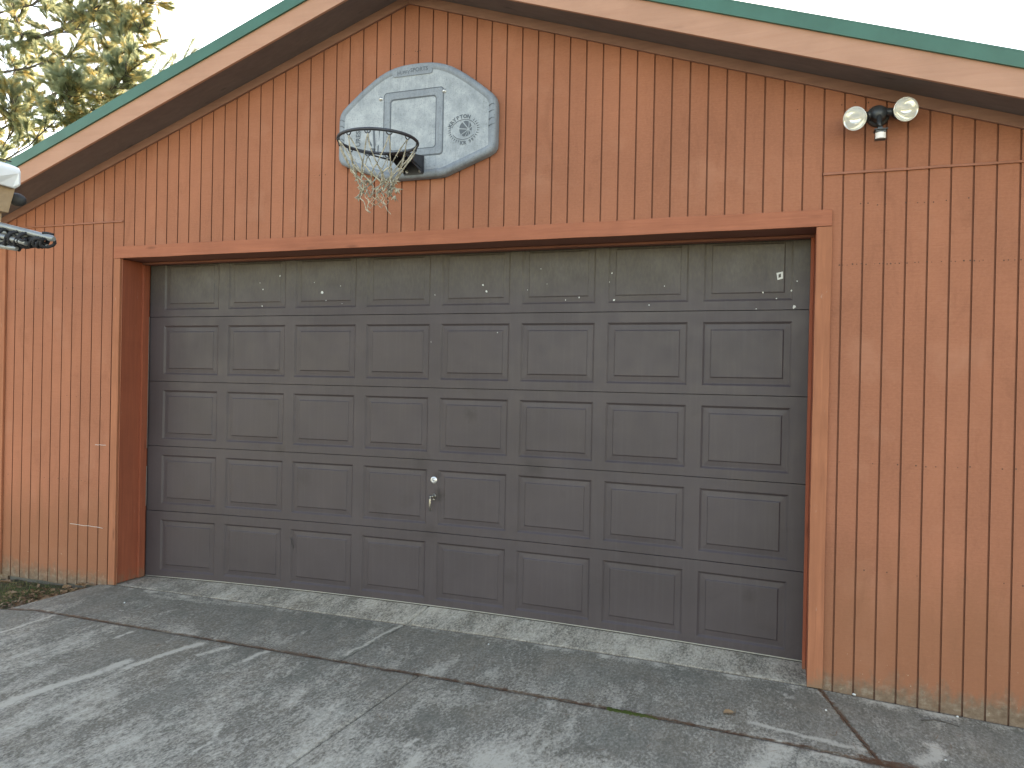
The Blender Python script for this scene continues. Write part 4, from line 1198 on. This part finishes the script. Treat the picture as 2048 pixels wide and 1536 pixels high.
# moss in the joint
bm = bmesh.new()
for _ in range(230):
    x = gr.uniform(1.47, 1.72); y = jy(x)-.002+gr.gauss(0, .007); r = gr.uniform(.004, .009)*(1.0 if x < 1.66 else .6)
    m_ = Matrix.Translation((x, y, zg(x, y)+.000)) @ Matrix.Diagonal((r*1.4, r, r*.55, 1))
    bmesh.ops.create_icosphere(bm, subdivisions=1, radius=1, matrix=m_)
tag(mkobj('moss', bm, M['moss']), 'small strip of green moss in the concrete joint', 'moss', kind='stuff')
# dead leaves
def dead_leaf(px, size, rot, label, z_off=.004, gpos=None):
    c = onG(*px) if gpos is None else Vector(gpos)
    bm = bmesh.new(); n = 9; L = size; ring = []
    cen = []
    for i in range(n+1):
        t = i/n; w = .36*L*math.sin(math.pi*min(1, t*1.02))**.7*(1+.18*math.sin(i*2.4)); curl = .22*L*(t-.5)**2
        cen.append(bm.verts.new((L*(t-.5), 0, curl)))
        ring.append((bm.verts.new((L*(t-.5), w, curl+w*.45+.004*gr.random())), bm.verts.new((L*(t-.5), -w, curl+w*.35+.004*gr.random()))))
    for i in range(n):
        bm.faces.new((cen[i], cen[i+1], ring[i+1][0], ring[i][0])); bm.faces.new((cen[i+1], cen[i], ring[i][1], ring[i+1][1]))
    tube(bm, [Vector((L*.5, 0, .05*L)), Vector((L*.72, .01, .0)), Vector((L*.9, .03, .0))], .0012, 5)
    bmesh.ops.transform(bm, matrix=Matrix.Rotation(rot, 4, 'Z') @ Matrix.Rotation(gr.uniform(-.3, .3), 4, 'X'), verts=bm.verts)
    o = mkobj('dead_leaf', bm, M['litter']); o.location = (c.x, c.y, c.z+z_off)
    tag(o, label, 'leaf', 'dead leaves on the ground'); return o
dead_leaf((1457,1428), .055, .5, 'curled brown leaf lying alone on the concrete apron in front of the door')
dead_leaf((0,0), .085, .8, 'upright dry leaf leaning against the wall foot beside the left door trim', .012, (-2.755, -.04, zg(-2.755, -.04)-.01))
dead_leaf((0,0), .075, 2.3, 'dry leaf nearest the left door trim, half under the leaning leaf', .006, (-2.70, -.055, zg(-2.7, -.05)-.004))
dead_leaf((0,0), .07, 1.4, 'curled pale leaf at the concrete edge, left of the leaning leaf', .008, (-2.86, -.075, zg(-2.86, -.07)-.018))
dead_leaf((0,0), .10, .2, 'broad tan leaf on the soil at the far left wall foot', .010, (-3.50, -.09, zg(-3.5, -.09)-.028))
dead_leaf((0,0), .08, 1.0, 'brown leaf lying in the grass left of the concrete', .014, (-3.15, -.30, zg(-3.15, -.3)-.03))
# ragged litter along the edge
verts, faces = [], []
bm = bmesh.new()
for _ in range(420):
    t = gr.random(); y = -.03-.56*t*gr.uniform(.6, 1); x = -2.64-(-y)*.30-abs(gr.gauss(0, .22)); 
    if x < -3.75: continue
    c = Vector((x, y, zg(x, y)-.030+gr.uniform(.0, .022))); s_ = gr.uniform(.006, .026)
    a = gr.uniform(0, 6.28); u_ = Vector((math.cos(a), math.sin(a), gr.uniform(-.5, .5)))*s_; v_ = Vector((-math.sin(a), math.cos(a), gr.uniform(-.6, .6)))*s_*gr.uniform(.25, .7)
    bm.faces.new([bm.verts.new(c+q) for q in (-u_, -v_*.9, u_*.6-v_, u_, v_, -u_*.3+v_*1.1)])
tag(mkobj('leaf_litter', bm, M['litter']), 'broken dry leaf litter along the concrete edge at left', 'leaf litter', kind='stuff')
# twig
bm = bmesh.new(); tw = [onG(*p)+Vector((0, 0, .004)) for p in ((1843,1442),(1868,1441),(1895,1447),(1918,1455))]
c0 = tw[0].copy(); tube(bm, tw, [.003, .0032, .003, .0015], 6)
o = mkobj('twig', bm, M['bark'], loc=c0); tag(o, 'thin curved dark twig lying on the concrete near the right wall', 'twig')
# pebbles
for px, r, lab in (((1708,1390), .009, 'white pebble at the wall foot just right of the right door trim'), ((1915,1434), .006, 'small white pebble at the wall foot behind the twig'), ((249,1206), .006, 'tiny white pebble on the dark apron near the left door trim'), ((1891,1521), .005, 'tiny white pebble in front of the twig at lower right'), ((1652,1421), .0055, 'flat white pebble beside the slanting joint at right'), ((977,1289), .005, 'tiny white pebble on the apron by the tyre mark')):
    bm = bmesh.new(); bmesh.ops.create_icosphere(bm, subdivisions=2, radius=1)
    for v in bm.verts: v.co *= r*(1+.35*mn.noise(v.co*1.7+Vector((px[0], 0, 0)))); v.co.z *= .7
    c = onG(*px); o = mkobj('pebble', bm, M['chip'], smooth=True); o.location = (c.x, c.y, c.z+r*.4)
    tag(o, lab, 'pebble', 'pebbles on the concrete')

# ================================================================== WORLD, SUN, CAMERA
SUN_EL, SUN_AZ = rad(31), rad(-15)     # azimuth from +Y towards +X
w = bpy.data.worlds.new('World'); scene.world = w; w.use_nodes = True
nt = w.node_tree; bg = nt.nodes['Background']
sky = nt.nodes.new('ShaderNodeTexSky'); sky.sky_type = 'NISHITA'; sky.sun_disc = False
sky.sun_elevation = SUN_EL; sky.sun_rotation = SUN_AZ; sky.air_density = 1.0; sky.dust_density = .4; sky.ozone_density = 1.0
nt.links.new(sky.outputs[0], bg.inputs[0]); bg.inputs[1].default_value = .15
sl = bpy.data.lights.new('sun', 'SUN'); sl.energy = 4.0; sl.angle = rad(.5); sl.color = (1, .94, .86)
so_ = bpy.data.objects.new('sun', sl); link(so_)
dirn = Vector((math.sin(SUN_AZ)*math.cos(SUN_EL), math.cos(SUN_AZ)*math.cos(SUN_EL), math.sin(SUN_EL)))
so_.rotation_euler = dirn.to_track_quat('Z', 'Y').to_euler(); so_.location = dirn*30
cam = bpy.data.cameras.new('camera'); cam.sensor_width = 36; cam.lens = FPX/2048*36; cam.clip_end = 1000; cam.clip_start = .05
co = bpy.data.objects.new('camera', cam); link(co)
co.matrix_world = Matrix(((CR.x, CU.x, -CF.x, CAM.x), (CR.y, CU.y, -CF.y, CAM.y), (CR.z, CU.z, -CF.z, CAM.z), (0, 0, 0, 1)))
scene.camera = co
vs_ = scene.view_settings; vs_.view_transform = 'Standard'; vs_.look = 'None'; vs_.exposure = 2.38; vs_.gamma = 1
vs_.use_white_balance = True; vs_.white_balance_temperature = 9500; vs_.white_balance_tint = 14
